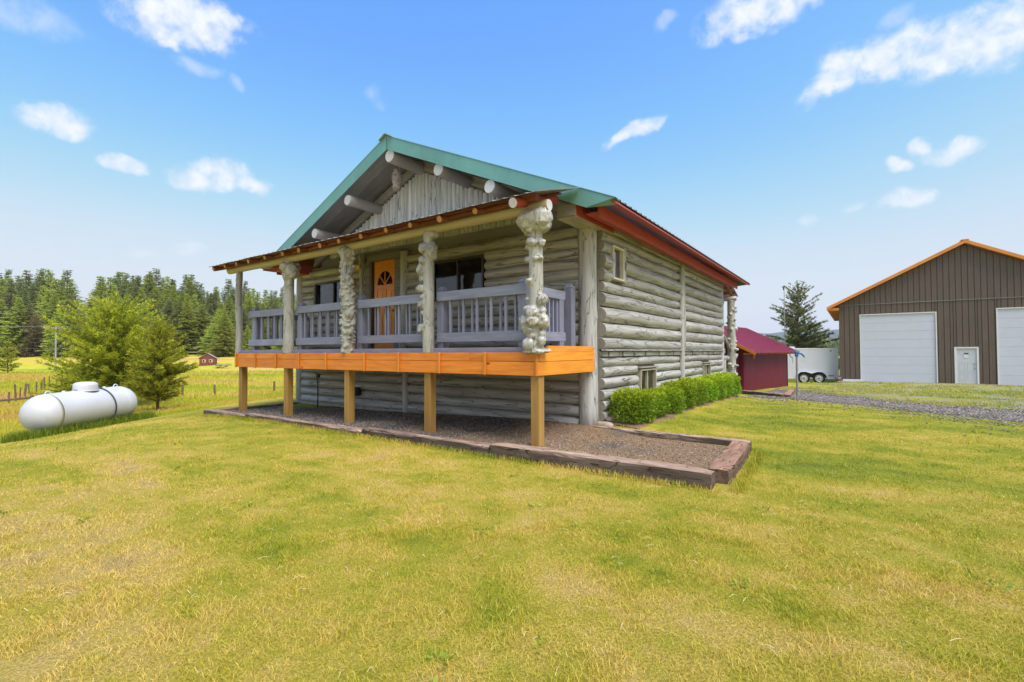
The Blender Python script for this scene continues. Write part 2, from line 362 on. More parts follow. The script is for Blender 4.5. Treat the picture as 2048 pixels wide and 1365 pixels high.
def lighten_top(m, top):  # faces that point up get a lighter base colour than the sides
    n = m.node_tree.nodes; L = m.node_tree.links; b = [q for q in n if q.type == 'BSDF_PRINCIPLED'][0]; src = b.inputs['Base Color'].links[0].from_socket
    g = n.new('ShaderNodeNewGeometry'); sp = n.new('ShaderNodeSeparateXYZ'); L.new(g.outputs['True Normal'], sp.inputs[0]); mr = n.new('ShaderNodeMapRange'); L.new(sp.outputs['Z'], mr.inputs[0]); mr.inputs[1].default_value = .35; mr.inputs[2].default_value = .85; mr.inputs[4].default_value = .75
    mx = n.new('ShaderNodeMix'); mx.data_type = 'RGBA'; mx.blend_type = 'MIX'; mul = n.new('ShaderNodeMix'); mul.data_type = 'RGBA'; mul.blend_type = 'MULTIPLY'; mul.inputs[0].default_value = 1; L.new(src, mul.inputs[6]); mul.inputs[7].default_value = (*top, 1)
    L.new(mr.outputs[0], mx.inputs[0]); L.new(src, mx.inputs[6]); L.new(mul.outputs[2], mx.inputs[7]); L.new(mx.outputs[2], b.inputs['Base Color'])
lighten_top(M['tie'], (2.9, 2.75, 2.7)); lighten_top(M['tie_y'], (2.1, 1.9, 1.85))
M['concrete'] = paint('concrete', (.38, .33, .28), .25, 6, .9, .2, 0, .004)
M['white_metal'] = paint('white_tank_paint', (.53, .54, .585), .05, 1.6, .42, .5, 0, 0, (.36, .35, .34), .45)
M['black'] = paint('black_iron', (.018, .018, .02), .3, 12, .5)
M['hose'] = paint('hose', (.05, .055, .06), .2, 10, .5)
M['steel'] = paint('galvanised_pipe', (.36, .36, .36), .2, 12, .4, .5, .6)
M['blue'] = paint('blue_handle', (.035, .12, .30), .2, 12, .4)
M['garage_lo'] = paint('brown_siding', (.130, .096, .072), .1, 3, .42, .4, 0, 0, None, .3, (1, 1, .3))
M['garage_door'] = paint('white_door_panel', (.60, .61, .68), .03, 2, .4)
M['white_trim'] = paint('white_trim', (.72, .71, .70), .04, 4, .5)
M['man_door'] = paint('pale_grey_door', (.58, .58, .60), .04, 4, .45)
M['copper'] = wood('orange_fascia', (.80, .32, .07), (.66, .22, .035), (.15, 1, 1), 8, .4, .001)
M['orange_y'] = wood('orange_fascia_y', (.72, .27, .05), (.58, .18, .025), (1, .15, 1), 8, .4, .001)
M['burgundy'] = paint('burgundy_siding', (.155, .012, .032), .12, 3, .38, .4, 0, 0, None, .3, (1, 1, .3))
M['burg_roof'] = paint('burgundy_roof', (.26, .028, .068), .1, 3, .32, .5)
M['trailer'] = paint('trailer_skin', (.64, .63, .69), .04, 2, .4, .4)
M['rubber'] = paint('tyre_rubber', (.022, .022, .024), .2, 14, .75, .2)
M['rim'] = paint('wheel_rim', (.62, .62, .64), .1, 10, .35, .5, .3)
M['fence_wood'] = wood('fence_wood', (.22, .15, .10), (.11, .075, .055), (1, 1, .2), 10, .85, .01, .1)
M['grey_wood'] = wood('weathered_wood', (.42, .41, .40), (.26, .25, .25), (.2, 1, 1), 10, .85, .01, .1)
M['shed_red'] = wood('old_red_boards', (.26, .075, .055), (.16, .04, .032), (1, 1, .2), 9, .8, .008)
M['brass'] = paint('gold_lamp', (.72, .48, .16), .1, 10, .35, .5, .3)
M['owl'] = paint('owl_plastic', (.30, .25, .23), .5, 16, .6, .3, 0, .003, (.62, .58, .56), .7)
M['stone'] = paint('stone', (.34, .27, .22), .3, 9, .9, .2, 0, .006)
M['bark'] = wood('bark', (.19, .125, .085), (.07, .048, .035), (1, 1, .3), 14, .9, .02, .1)
def glass_mat():
    t = NT('window_glass'); t.set(col=(.62, .62, .64), rough=.01, trans=1.0, ior=1.5, spec=.6); return t.m
M['glass'] = glass_mat()
def dark_glass():
    t = NT('fanlight_glass'); t.set(col=(.012, .011, .012), rough=.04, spec=.7); return t.m
M['dark_glass'] = dark_glass()
def leafmat(name, a, b, c=None, trans=.25, space='World', nscale=1.2):
    """foliage: colour from a per-leaf random attribute, plus a broad change over the plant"""
    t = NT(name); at = t.n('ShaderNodeAttribute', attribute_name='rnd'); oi = t.n('ShaderNodeObjectInfo')
    col = t.mix(at.outputs['Fac'], a, b)
    nz = t.noise(t.coords('World'), nscale, 3); col = t.mix(t.rng(nz, .35, .7, 0, .5), col, tuple(q * .62 for q in a))
    if c:
        tip = t.n('ShaderNodeAttribute', attribute_name='tip'); col = t.mix(tip.outputs['Fac'], col, c)
    hs = t.n('ShaderNodeHueSaturation'); t.L.new(col, hs.inputs['Color'])
    t.L.new(t.rng(oi.outputs['Random'], 0, 1, .494, .512), hs.inputs['Hue']); t.L.new(t.rng(oi.outputs['Random'], 0, 1, .8, 1.2), hs.inputs['Value'])
    t.set(col=hs.outputs[0], rough=.55, spec=.25)
    tr = t.n('ShaderNodeBsdfTranslucent'); t.L.new(hs.outputs[0], tr.inputs[0]); mx = t.n('ShaderNodeMixShader'); mx.inputs[0].default_value = trans
    t.L.new(t.b.outputs[0], mx.inputs[1]); t.L.new(tr.outputs[0], mx.inputs[2]); t.L.new(mx.outputs[0], t.out.inputs[0]); return t.m
M['needle_bright'] = leafmat('needles_bright', (.27, .31, .03), (.52, .54, .04), (.80, .76, .06), .4)
M['needle_pine'] = leafmat('needles_pine', (.14, .165, .07), (.25, .27, .10), (.40, .38, .13), .35)
M['larch'] = leafmat('larch_foliage', (.40, .46, .10), (.64, .68, .13), None, .45, nscale=.25)
M['fir'] = leafmat('fir_foliage', (.27, .31, .12), (.46, .50, .18), None, .4, nscale=.25)
M['deadfir'] = leafmat('browning_foliage', (.20, .17, .08), (.30, .22, .11), None, .35, nscale=.25)
M['boxleaf'] = leafmat('shrub_leaf', (.13, .235, .014), (.34, .50, .028), (.66, .74, .04), .4, nscale=2.5)

# grass: ground and blades share the same patch pattern, in metres
YAW_ = -0.6167
def lawn_colour(t, blades):
    co = t.coords('World', (1, 1, 0)); 
    mp = t.n('ShaderNodeMapping', vector_type='TEXTURE'); gp = t.n('ShaderNodeNewGeometry'); t.L.new(gp.outputs['Position'], mp.inputs[0]); mp.inputs['Rotation'].default_value = (0, 0, YAW_); mp.inputs['Scale'].default_value = (2.4, 1, 1e6); big = t.noise(mp.outputs[0], .75, 5, .6, .5); mid = t.noise(co, 1.9, 5, .65, .4); fine = t.noise(co, 8.0, 4, .65)
    v = t.math('ADD', t.math('MULTIPLY', big, .50), t.math('ADD', t.math('MULTIPLY', mid, .36), t.math('MULTIPLY', fine, .14)))
    # dried out more towards the camera, greener by the house and the right
    g = t.n('ShaderNodeNewGeometry'); sp = t.n('ShaderNodeSeparateXYZ'); t.L.new(g.outputs['Position'], sp.inputs[0])
    grad = t.math('ADD', t.rng(sp.outputs['Y'], 2, 9, .045, -.015), t.rng(sp.outputs['X'], -4, 5, .025, -.03))
    v = t.math('ADD', v, grad)
    col = t.ramp(v, [(.34, (.17, .255, .014)), (.43, (.33, .375, .022)), (.49, (.49, .455, .036)), (.55, (.66, .52, .08)), (.61, (.79, .57, .16)), (.67, (.63, .45, .20)), (.74, (.42, .30, .18))])
    return col, v, sp
def lawn_mat():
    t = NT('lawn_and_meadow_soil'); col, v, sp = lawn_colour(t, False)
    co = t.coords('World', (1, 1, 0))
    f = t.noise(co, 60, 4, .75); f2 = t.noise(co, 210, 2, .7); col = t.mix(t.rng(t.math('ADD', t.math('MULTIPLY', f, .6), t.math('MULTIPLY', f2, .4)), .40, .60, 0, .75), col, (.15, .115, .04), 'MIX')
    # unmown meadow beyond the lawn's left edge: yellow green with buff bands
    mco = t.coords('World', (.35, 1, 0)); m1 = t.noise(mco, .14, 5, .6); m2 = t.noise(co, 1.3, 4, .6)
    mv = t.math('ADD', t.math('MULTIPLY', m1, .75), t.math('MULTIPLY', m2, .25))
    mcol = t.ramp(mv, [(.36, (.22, .29, .02)), (.45, (.38, .40, .025)), (.51, (.52, .43, .05)), (.56, (.53, .35, .10)), (.65, (.42, .25, .11))])
    at = t.n('ShaderNodeAttribute', attribute_name='meadow'); en = t.noise(co, 2.2, 3)
    col = t.mix(t.rng(t.math('ADD', at.outputs['Fac'], t.math('MULTIPLY', t.math('SUBTRACT', en, .5), .35)), .42, .58), col, mcol)
    wd = t.n('ShaderNodeAttribute', attribute_name='woods'); col = t.mix(wd.outputs['Fac'], col, (.07, .12, .018))
    gv = t.n('ShaderNodeAttribute', attribute_name='yard'); yn = t.noise(t.coords('World', (.6, 1, 0)), 1.1, 5, .65)
    ycol = t.mix(t.rng(t.noise(co, 26, 4, .7), .4, .6), (.17, .16, .14), (.40, .37, .32))
    col = t.mix(t.math('MULTIPLY', gv.outputs['Fac'], t.rng(t.math('ADD', t.math('MULTIPLY', yn, .7), t.math('MULTIPLY', t.noise(co, 6, 4, .7), .3)), .44, .56)), col, ycol)
    t.set(col=col, rough=.9, spec=.1); t.bump(t.math('ADD', f, t.math('MULTIPLY', m2, 2)), .03); return t.m
def blade_mat(name, tall=False):
    t = NT(name); at = t.n('ShaderNodeAttribute', attribute_name='rnd'); 
    if tall: col = t.mix(at.outputs['Fac'], (.09, .16, .012), (.25, .29, .03))
    else:
        col, v, sp = lawn_colour(t, True)
        col = t.mix(t.rng(at.outputs['Fac'], 0, .20, .75, 0), col, (.11, .115, .018)); col = t.mix(t.rng(t.math('ABSOLUTE', t.math('SUBTRACT', at.outputs['Fac'], .36)), 0, .12, .55, 0), col, (.20, .29, .015))
        col = t.mix(t.rng(at.outputs['Fac'], .72, 1.0, 0, .6), col, (.74, .56, .20))
    t.set(col=col, rough=.6, spec=.15)
    tr = t.n('ShaderNodeBsdfTranslucent'); t.L.new(col, tr.inputs[0]); mx = t.n('ShaderNodeMixShader'); mx.inputs[0].default_value = .3
    t.L.new(t.b.outputs[0], mx.inputs[1]); t.L.new(tr.outputs[0], mx.inputs[2]); t.L.new(mx.outputs[0], t.out.inputs[0]); return t.m
def gravel_mat(name, a, b, c, sc1=45, soil=None):
    t = NT(name); co = t.coords('World'); vr = t.n('ShaderNodeTexVoronoi'); t.L.new(co, vr.inputs['Vector']); vr.inputs['Scale'].default_value = sc1
    col = t.ramp(t.noise(co, sc1 * 1.3, 2), [(.35, a), (.5, b), (.65, c)])
    edge = t.rng(vr.outputs['Distance'], .25, .6); col = t.mix(edge, col, tuple(q * .45 for q in a))
    if soil:
        sn = t.noise(co, .9, 4, .6); gx = t.n('ShaderNodeNewGeometry'); sx_ = t.n('ShaderNodeSeparateXYZ'); t.L.new(gx.outputs['Position'], sx_.inputs[0]); col = t.mix(t.rng(t.math('ADD', sn, t.rng(sx_.outputs['X'], -5, 1, -.2, .12)), .40, .58, 0, .9), col, t.mix(t.rng(t.noise(co, 45, 5, .75), .36, .64), tuple(q * .34 for q in soil), tuple(q * 1.2 for q in soil)))
    t.set(col=col, rough=.9, spec=.2); t.bump(t.math('SUBTRACT', 1.0, vr.outputs['Distance']), .012); return t.m
M['lawn'] = lawn_mat(); M['blade'] = blade_mat('lawn_blades'); M['tall'] = blade_mat('tall_grass_blades', True)
M['gravel'] = gravel_mat('bed_gravel', (.10, .088, .08), (.20, .175, .16), (.32, .28, .26), 60, (.32, .20, .105))
M['path'] = gravel_mat('path_gravel', (.15, .145, .15), (.26, .255, .26), (.38, .37, .37), 34)
M['hill'] = paint('far_wooded_hill', (.045, .07, .06), .35, .012, .9, .1)

# ------------------------------------------------------------------ terrain
YAW, DX, DY = -0.6167, .3862, 7.0614
CC, SS = math.cos(YAW), math.sin(YAW)
def sm(a, b, x):
    t = np.clip((np.asarray(x, float) - a) / (b - a), 0, 1); return t * t * (3 - 2 * t)
def w2l(x, y): x = x - DX; y = y - DY; return CC * x + SS * y, -SS * x + CC * y
def l2w(x, y): return DX + CC * x - SS * y, DY + SS * x + CC * y
def terrain(x, y):
    x = np.asarray(x, float); y = np.asarray(y, float); lx, ly = w2l(x, y)
    z = -.15 - .9 * (1 - sm(-15.5, -5.5, x))
    z = z - .0204 * np.clip(ly - 6, 0, 34) * sm(-8, 0, x)
    z = z - .28 * (1 - sm(1.2, 4.2, lx)) * sm(27, 33, ly) * sm(-6, 0, lx)
    z = z + .18 * np.exp(-((lx - .2) / .9) ** 2) * sm(1.2, 2.4, ly) * (1 - sm(9.5, 14, ly))
    a = np.where(y > 1, x / np.maximum(y, 1), 0.0); w = (1 - sm(-.42, -.12, a)) * (y > 1)
    z = z + w * (3.0 * sm(64, 100, y) + 10 * sm(92, 190, y))
    z = z + .004 * np.sin(x * 1.3 + .7 * np.sin(y * .9)) * np.cos(y * 1.1) * sm(0, 3, np.hypot(x, y))
    return z
def tz(x, y): return float(terrain(x, y))
def lawn_edge(x):      # world y beyond which the unmown meadow starts (left side)
    return np.interp(x, [-14, -12.6, -11.4, -10.9, -10.4, -7.6, -6.5, -6.2], [11.2, 12.2, 13.6, 15.2, 17.0, 17.6, 21.0, 40.0])
def ground():
    s = np.linspace(-1, 1, 241); xs = np.sign(s) * (np.abs(s) * 30 + 3200 * np.abs(s) ** 7)
    t = np.linspace(0, 1, 261); ys = -30 + t * 95 + 2930 * t ** 8
    ys = np.concatenate([[-400, -120], ys]); X, Y = np.meshgrid(xs, ys); Z = terrain(X, Y)
    far = np.hypot(X, Y); Z = Z - np.clip(far - 300, 0, None) * .0005
    V = np.stack([X, Y, Z], -1).reshape(-1, 3); nx, ny = len(xs), len(ys)
    i = np.arange(ny - 1)[:, None] * nx + np.arange(nx - 1)[None]; F = np.stack([i, i + 1, i + nx + 1, i + nx], -1).reshape(-1, 4)
    x, y = V[:, 0], V[:, 1]
    mead = sm(-.35, .35, y - lawn_edge(x)) * sm(5.8, 6.4, -x); mead = np.maximum(mead, sm(13.4, 14.2, -x) * sm(6, 11, y))
    a = np.where(y > 1, x / np.maximum(y, 1), 0.0)
    wood_ = sm(84, 92, y) * (a < -.1)
    lx, ly = w2l(x, y); yard = sm(11.5, 13.5, ly + .55 * lx - 2) * (1 - sm(34, 40, ly)) * sm(1.0, 3.0, lx) * .9
    me = fast_mesh('ground', V, F, True, dict(meadow=mead, woods=wood_, yard=yard))
    link('ground', me, M['lawn'], kind='structure')
ground()
def hills():
    mb = MB(); n = 90; rows = 10
    vs = []
    for j in range(rows):
        for i in range(n):
            az = R(14 + 50 * i / (n - 1)); d = 2250 + j * 80
            prof = 118 + 20 * mnoise.noise(Vector((i * .06, 3.1, 0))) + 14 * mnoise.noise(Vector((i * .22, 7.1, 0))) + 20 * math.exp(-((i - 62) / 14) ** 2)
            z = prof * math.sin(math.pi / 2 * j / (rows - 1)) - 8 + 6 * mnoise.noise(Vector((i * .5, j * .7, 1)))
            vs.append((d * math.sin(az), d * math.cos(az), z))
    fs = [(j * n + i, j * n + i + 1, (j + 1) * n + i + 1, (j + 1) * n + i) for j in range(rows - 1) for i in range(n - 1)]
    mb.add(vs, fs, True); mb.build('hills', M['hill'], kind='structure')
hills()

# ------------------------------------------------------------------ log cabin (local frame: x right along the front, y into the house, z up)
DLOC = (DX, DY, 0)
cabin = thing('log_cabin', 'grey log cabin with green and red gable roof and raised orange front porch', 'cabin', DLOC, YAW)
def log_mb(p, q, r, seed=0, seg=14, step=.28, lump=.05, bend=.012, chamfer=True):
    rs = random.Random(seed); p, q = Vector(p), Vector(q); a = q - p; l = a.length; n = max(3, int(l / step) + 1)
    off = Vector((rs.random() * 50, rs.random() * 50, rs.random() * 50)); pts = []; rad = []
    d = a.normalized(); u = Vector((0, 0, 1)) if abs(d.z) < .9 else Vector((1, 0, 0)); v = d.cross(u)
    ts = [0.0, min(.012 / l, .2)] + [i / n for i in range(1, n)] + [1 - min(.012 / l, .2), 1.0]
    for i, t in enumerate(ts):
        e = 1.0 if 0 < t < 1 else .93
        w = mnoise.noise(off + Vector((t * l * .9, 0, 0))); w2 = mnoise.noise(off + Vector((0, t * l * .6, 0)))
        pts.append(p + a * t + u * (bend * w) + v * (bend * w2)); rad.append(r * e * (1 + lump * mnoise.noise(off + Vector((0, 0, t * l * 1.1)))))
    kn = [(rs.random(), rs.random() * 6.28, rs.uniform(.05, .14)) for _ in range(int(l * 1.2))]
    def rf(i, th):
        x = 1 + .035 * mnoise.noise(off + Vector((math.cos(th) * 1.3, math.sin(th) * 1.3, ts[i] * l * .8)))
        for kt, kth, ka in kn:
            dt = (ts[i] - kt) * l / .13; da = (th - kth + math.pi) % (2 * math.pi) - math.pi
            if abs(dt) < 2: x += ka * math.exp(-dt * dt - (da / .5) ** 2)
        return x
    return MB().tube(pts, rad, seg, True, rf)
_sd = [100]
def log(p, q, r, mat, parent, name='log', **k):
    _sd[0] += 1; return log_mb(p, q, r, _sd[0], **k).build(name, mat, parent)
def rot_caps(o, mat):      # second material on the flat cut ends
    o.data.materials.append(mat)
    for pl in o.data.polygons:
        if len(pl.vertices) > 6: pl.material_index = 1
    return o

WY = 2.0      # front wall, log centre line
FRONT_UP = [1.39, 1.62, 1.85, 2.06, 2.26, 2.464, 2.64, 2.83, 3.02, 3.22, 3.42, 3.64]
FRONT_LO = [-.10, .12, .34, .555, .76, .97, 1.19]
SIDE_UP = [1.345, 1.57, 1.85, 2.145, 2.41, 2.61, 2.845, 3.14, 3.36, 3.56]
SIDE_LO = [.03, .215, .412, .626, .832, 1.021, 1.205]
OPEN_F = [(-8.66, -7.16, 2.42, 3.29), (-6.42, -5.03, 1.30, 3.66), (-4.13, -2.52, 2.47, 3.38)]     # x0,x1,z0,z1 on the front
OPEN_S = [(2.49, 3.07, 2.66, 3.34), (3.86, 4.9, .22, .95), (9.07, 9.98, .22, .94)]                 # y0,y1,z0,z1 on the side
def grid_wall(u0, u1, z0, z1, opens):
    us = sorted({u0, u1, *[o[0] for o in opens], *[o[1] for o in opens]}); out = []
    for a, b in zip(us[:-1], us[1:]):
        m = (a + b) / 2; cuts = sorted([(o[2], o[3]) for o in opens if o[0] < m < o[1]]); z = z0
        for c, d in cuts:
            if c > z: out.append((a, b, z, c))
            z = max(z, d)
        if z < z1: out.append((a, b, z, z1))
    return out
HW = 9.45     # house width
HB = 11.95    # back wall
def wall_part(name, boxes, mk):
    mb = MB()
    for b in boxes: mb.box(*mk(b))
    return mb.build(name, M['chink'], cabin)
wf = wall_part('front_wall', grid_wall(-HW, -.05, -.2, 3.7, OPEN_F), lambda b: ((b[0], WY - .03, b[2]), (b[1], WY + .09, b[3])))
ws = wall_part('side_wall', grid_wall(WY + .1, HB - .1, -.1, 3.62, OPEN_S), lambda b: ((-.14, b[0], b[2]), (-.04, b[1], b[3])))
wl = wall_part('far_side_wall', [(0, 0, 0, 0)], lambda b: ((-HW + .02, WY + .1, -.6), (-HW + .12, HB, 3.62)))
wb = wall_part('back_wall', [(0, 0, 0, 0)], lambda b: ((-HW, HB - .1, -.6), (-.02, HB, 3.7)))
# an inner floor and partition keep the rooms dark behind the glass
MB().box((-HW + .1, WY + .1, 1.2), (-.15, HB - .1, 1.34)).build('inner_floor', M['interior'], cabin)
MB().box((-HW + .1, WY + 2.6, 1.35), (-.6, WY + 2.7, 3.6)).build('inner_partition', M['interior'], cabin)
# front logs
def segs(u0, u1, opens, za, zb):
    cuts = sorted([(o[0], o[1]) for o in opens if o[2] < (za + zb) / 2 < o[3]]); out = []; u = u0
    for a, b in cuts:
        if a - u > .15: out.append((u, a))
        u = max(u, b)
    if u1 - u > .15: out.append((u, u1))
    return out
for za, zb in zip(FRONT_UP[:-1], FRONT_UP[1:]):
    r = (zb - za) / 2 * .985
    bays = [(-9.28, -6.60), (-4.93, -.33)]
    if zb > 3.64 - .01: bays = [(-9.28, -.33)]
    for b0, b1 in bays:
        for a, b in segs(b0, b1, OPEN_F, za, zb):
            rot_caps(log((a, WY - .02, (za + zb) / 2), (b, WY - .02, (za + zb) / 2), max(r, .1), M['log_x'], wf), M['log_end'])
for za, zb in zip(FRONT_LO[:-1], FRONT_LO[1:]):
    for b0, b1 in ((-9.28, -5.0), (-4.82, -.33)):
        rot_caps(log((b0, WY - .02, (za + zb) / 2), (b1, WY - .02, (za + zb) / 2), (zb - za) / 2 * .985, M['log_x'], wf), M['log_end'])
log((-4.91, WY - .09, -.12), (-4.91, WY - .09, 1.25), .085, M['log_z'], wf, 'log_post')
# side logs, in two bays between upright logs
for zs, xo in ((SIDE_UP, -.02), (SIDE_LO, -.03)):
    for za, zb in zip(zs[:-1], zs[1:]):
        for b0, b1 in ((2.13, 6.82), (7.12, 11.82)):
            for a, b in segs(b0, b1, OPEN_S, za, zb):
                j = random.uniform(-.012, .012)
                rot_caps(log((xo, a + random.uniform(0, .03), (za + zb) / 2 + j * .4), (xo, b, (za + zb) / 2 - j * .4), (zb - za) / 2 * .99, M['log_y'], ws, lump=.08, bend=.02), M['log_end'])
# belt course: a ledger strip and a row of short blocks
MB().beam((.07, 2.1, 1.335), (.07, 11.85, 1.335), .10, .03, .004).build('belt_strip', M['log_y'], ws)
y = 2.16; k = 0
while y < 11.7:
    w = random.uniform(.2, .5) if y < 4.2 else random.uniform(.28, .6)
    if not 6.75 < y + w / 2 < 7.2:
        MB().box((-.06, y, 1.215), (.045 + (.02 if k % 2 else 0), y + w - .03, 1.31), .008).build('belt_block', M['log_y'], ws)
    y += w; k += 1
# eave log on top of the side wall
log((-.03, 1.98, 3.66), (-.03, 6.95, 3.66), .13, M['log_y'], ws, lump=.1); log((-.03, 6.95, 3.66), (-.03, 12.0, 3.66), .125, M['log_y'], ws, lump=.1)
# corner posts and upright logs
for p, r, z0, z1 in (((-.18, 1.98), .168, -.02, 3.62), ((-9.41, 1.98), .15, -.2, 3.7), ((-.04, 11.93), .12, -.3, 3.6)):
    log((p[0], p[1], z0), (p[0], p[1], z1), r, M['log_z'], cabin, 'corner_post', seg=20)
for yy, r, z0, z1 in ((6.90, .075, -.1, 3.7), (7.06, .06, 1.34, 3.6)):
    log((.08, yy, z0), (.08, yy, z1), r, M['log_z'], ws, 'log_post')
log((-6.52, WY - .1, 1.39), (-6.52, WY - .1, 3.8), .085, M['log_z'], wf, 'log_post', lump=.2, bend=.05)
log((-4.98, WY - .1, 1.39), (-4.98, WY - .1, 3.72), .10, M['log_z'], wf, 'log_post', lump=.2, bend=.05)
# concrete footing under the walls
MB().box((-9.5, WY - .1, -.5), (-.05, WY + .12, -.08), .01).build('footing', M['concrete'], cabin)
MB().box((-.15, WY + .02, -.6), (.06, HB, .04), .01).build('footing', M['concrete'], cabin)

# windows: frame, panes, mullion, with a curtain behind
def window(parent, plane, u0, u1, z0, z1, depth, fmat, mull, fw=.045, curtain=None, out=.0):
    """plane 'x': on the front wall (u = x). plane 'y': on the side wall (u = y)."""
    w = MB()
    def pt(u, d, z): return (u, WY - .05 + d, z) if plane == 'x' else (-d + out, u, z)
    def bx(mb, ua, ub, da, db, za, zb, bev=.004):
        a, b = pt(ua, da, za), pt(ub, db, zb); mb.box([min(p, q) for p, q in zip(a, b)], [max(p, q) for p, q in zip(a, b)], bev)
    bx(w, u0, u0 + fw, -.06, .14, z0, z1); bx(w, u1 - fw, u1, -.06, .14, z0, z1)
    bx(w, u0 + fw, u1 - fw, -.06, .14, z1 - fw, z1); bx(w, u0 + fw, u1 - fw, -.06, .14, z0, z0 + fw)
    o = w.build('window', fmat, parent)
    cuts = [u0 + fw] + list(mull) + [u1 - fw]
    for i, (a, b) in enumerate(zip(cuts[:-1], cuts[1:])):
        m = MB(); bx(m, a + .004, b - .004, .02, .03, z0 + fw, z1 - fw, 0); m.build('pane', M['glass'], o)
    for c in mull:
        m = MB(); bx(m, c - .02, c + .02, -.03, .05, z0 + fw, z1 - fw); m.build('mullion', fmat, o)
    if curtain:
        m = MB(); vs = []; n = 26; rows = 8
        for j in range(rows + 1):
            for i in range(n + 1):
                t = i / n; tt = j / rows; u = curtain[0] + (curtain[1] - curtain[0]) * t * (1 - .28 * abs(math.sin(tt * math.pi * 2.2)) * t)
                vs.append(pt(u, .055 + .012 * math.sin(t * 22), z0 + fw + (z1 - z0 - 2 * fw) * tt))
        m.add(vs, [(j * (n + 1) + i, j * (n + 1) + i + 1, (j + 1) * (n + 1) + i + 1, (j + 1) * (n + 1) + i) for j in range(rows) for i in range(n)], True).build('curtain', M['curtain'], o)
    return o
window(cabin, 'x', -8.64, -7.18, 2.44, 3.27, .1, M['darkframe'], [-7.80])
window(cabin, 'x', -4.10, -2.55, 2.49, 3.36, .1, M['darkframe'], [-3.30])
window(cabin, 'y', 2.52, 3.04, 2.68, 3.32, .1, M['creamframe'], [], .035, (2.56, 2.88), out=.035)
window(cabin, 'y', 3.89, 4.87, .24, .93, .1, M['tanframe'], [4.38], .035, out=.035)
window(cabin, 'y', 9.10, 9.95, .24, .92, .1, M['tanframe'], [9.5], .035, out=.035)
for a, b, z in ((3.82, 4.94, .95), (9.03, 10.02, .94)):
    MB().box((-.05, a, z), (.12, b, z + .03), .005).build('window_cap', M['log_end'], cabin)
for a, b, z0, z1 in ((3.07, 3.14, 2.66, 3.36), ):
    MB().box((-.05, a, z0), (.09, b, z1), .005).build('window_jamb', M['log_z'], cabin)
# door in its plank surround
MB().box((-6.36, WY - .1, 3.60), (-5.08, WY + .02, 3.78), .006).build('door_header', M['plank'], cabin)
MB().box((-6.15, WY - .06, 1.34), (-6.11, WY + .1, 3.6), .003).build('door_jamb', M['darkframe'], cabin)
MB().box((-6.22, WY - .11, 1.36), (-6.16, WY + .02, 3.6), .004).build('door_jamb', M['interior'], cabin)
for s0, s1 in ((-6.42, -6.225), (-5.30, -5.07)):
    z = 1.37
    while z < 3.58:
        h = min(random.uniform(.2, .26), 3.6 - z); MB().box((s0, WY - .12 + random.uniform(0, .008), z), (s1, WY + .02, z + h - .008), .006).build('surround_plank', M['plank'], cabin); z += h
dr = MB()
def door_leaf():
    x0, x1, z0, z1 = -6.105, -5.315, 1.39, 3.59; yf = WY - .06; cx = (x0 + x1) / 2; st = .11
    d = MB(); d.box((x0, yf, z0), (x0 + st, yf + .045, z1), .004); d.box((x1 - st, yf, z0), (x1, yf + .045, z1), .004)
    zc, ra, rb = 2.99, (x1 - x0) / 2 - st, .34                       # fanlight springing line
    d.box((x0 + st, yf, z0), (x1 - st, yf + .045, z0 + .2), .004); d.box((x0 + st, yf, 2.26), (x1 - st, yf + .045, 2.40), .004)
    d.box((x0 + st, yf, 2.86), (x1 - st, yf + .045, zc), .004); d.box((cx - .045, yf, z0 + .2), (cx + .045, yf + .045, 2.86), .004)
    arc = [(cx + ra * math.cos(math.pi * i / 20), zc + rb * math.sin(math.pi * i / 20)) for i in range(21)]
    for (xa, za), (xb, zb) in zip(arc[:-1], arc[1:]):
        d.add([(xa, yf, za), (xa, yf, z1), (xb, yf, z1), (xb, yf, zb), (xa, yf + .045, za), (xb, yf + .045, zb)], [(3, 2, 1, 0)[::-1], (0, 4, 5, 3)[::-1]])
    o = d.build('door', M['door'], cabin)
    for a, b in ((x0 + st, cx - .045), (cx + .045, x1 - st)):
        for c, e in ((z0 + .2, 2.26), (2.40, 2.86)):
            MB().box((a, yf + .018, c), (b, yf + .03, e)).box((a + .05, yf + .006, c + .05), (b - .05, yf + .02, e - .05), .012).build('door_panel', M['door'], o)
    g = MB(); g.add([(cx, yf + .025, zc)] + [(x, yf + .025, z) for x, z in arc], [(0, i + 1, i + 2)[::-1] for i in range(20)]); g.build('fanlight', M['dark_glass'], o)
    for an in (45, 90, 135):
        e = (cx + ra * math.cos(R(an)), yf + .01, zc + rb * math.sin(R(an))); MB().beam((cx, yf + .01, zc), e, .022, .022, .002, (0, 1, 0)).build('glazing_bar', M['door'], o)
    MB().lathe([(.0, -.03), (.02, -.03), (.03, -.01), (.018, .012), (.012, .03)], 14, Matrix.Translation((x1 - .06, yf - .03, 2.33)) @ Matrix.Rotation(R(90), 4, 'X')).build('door_knob', M['brass'], o)
door_leaf()

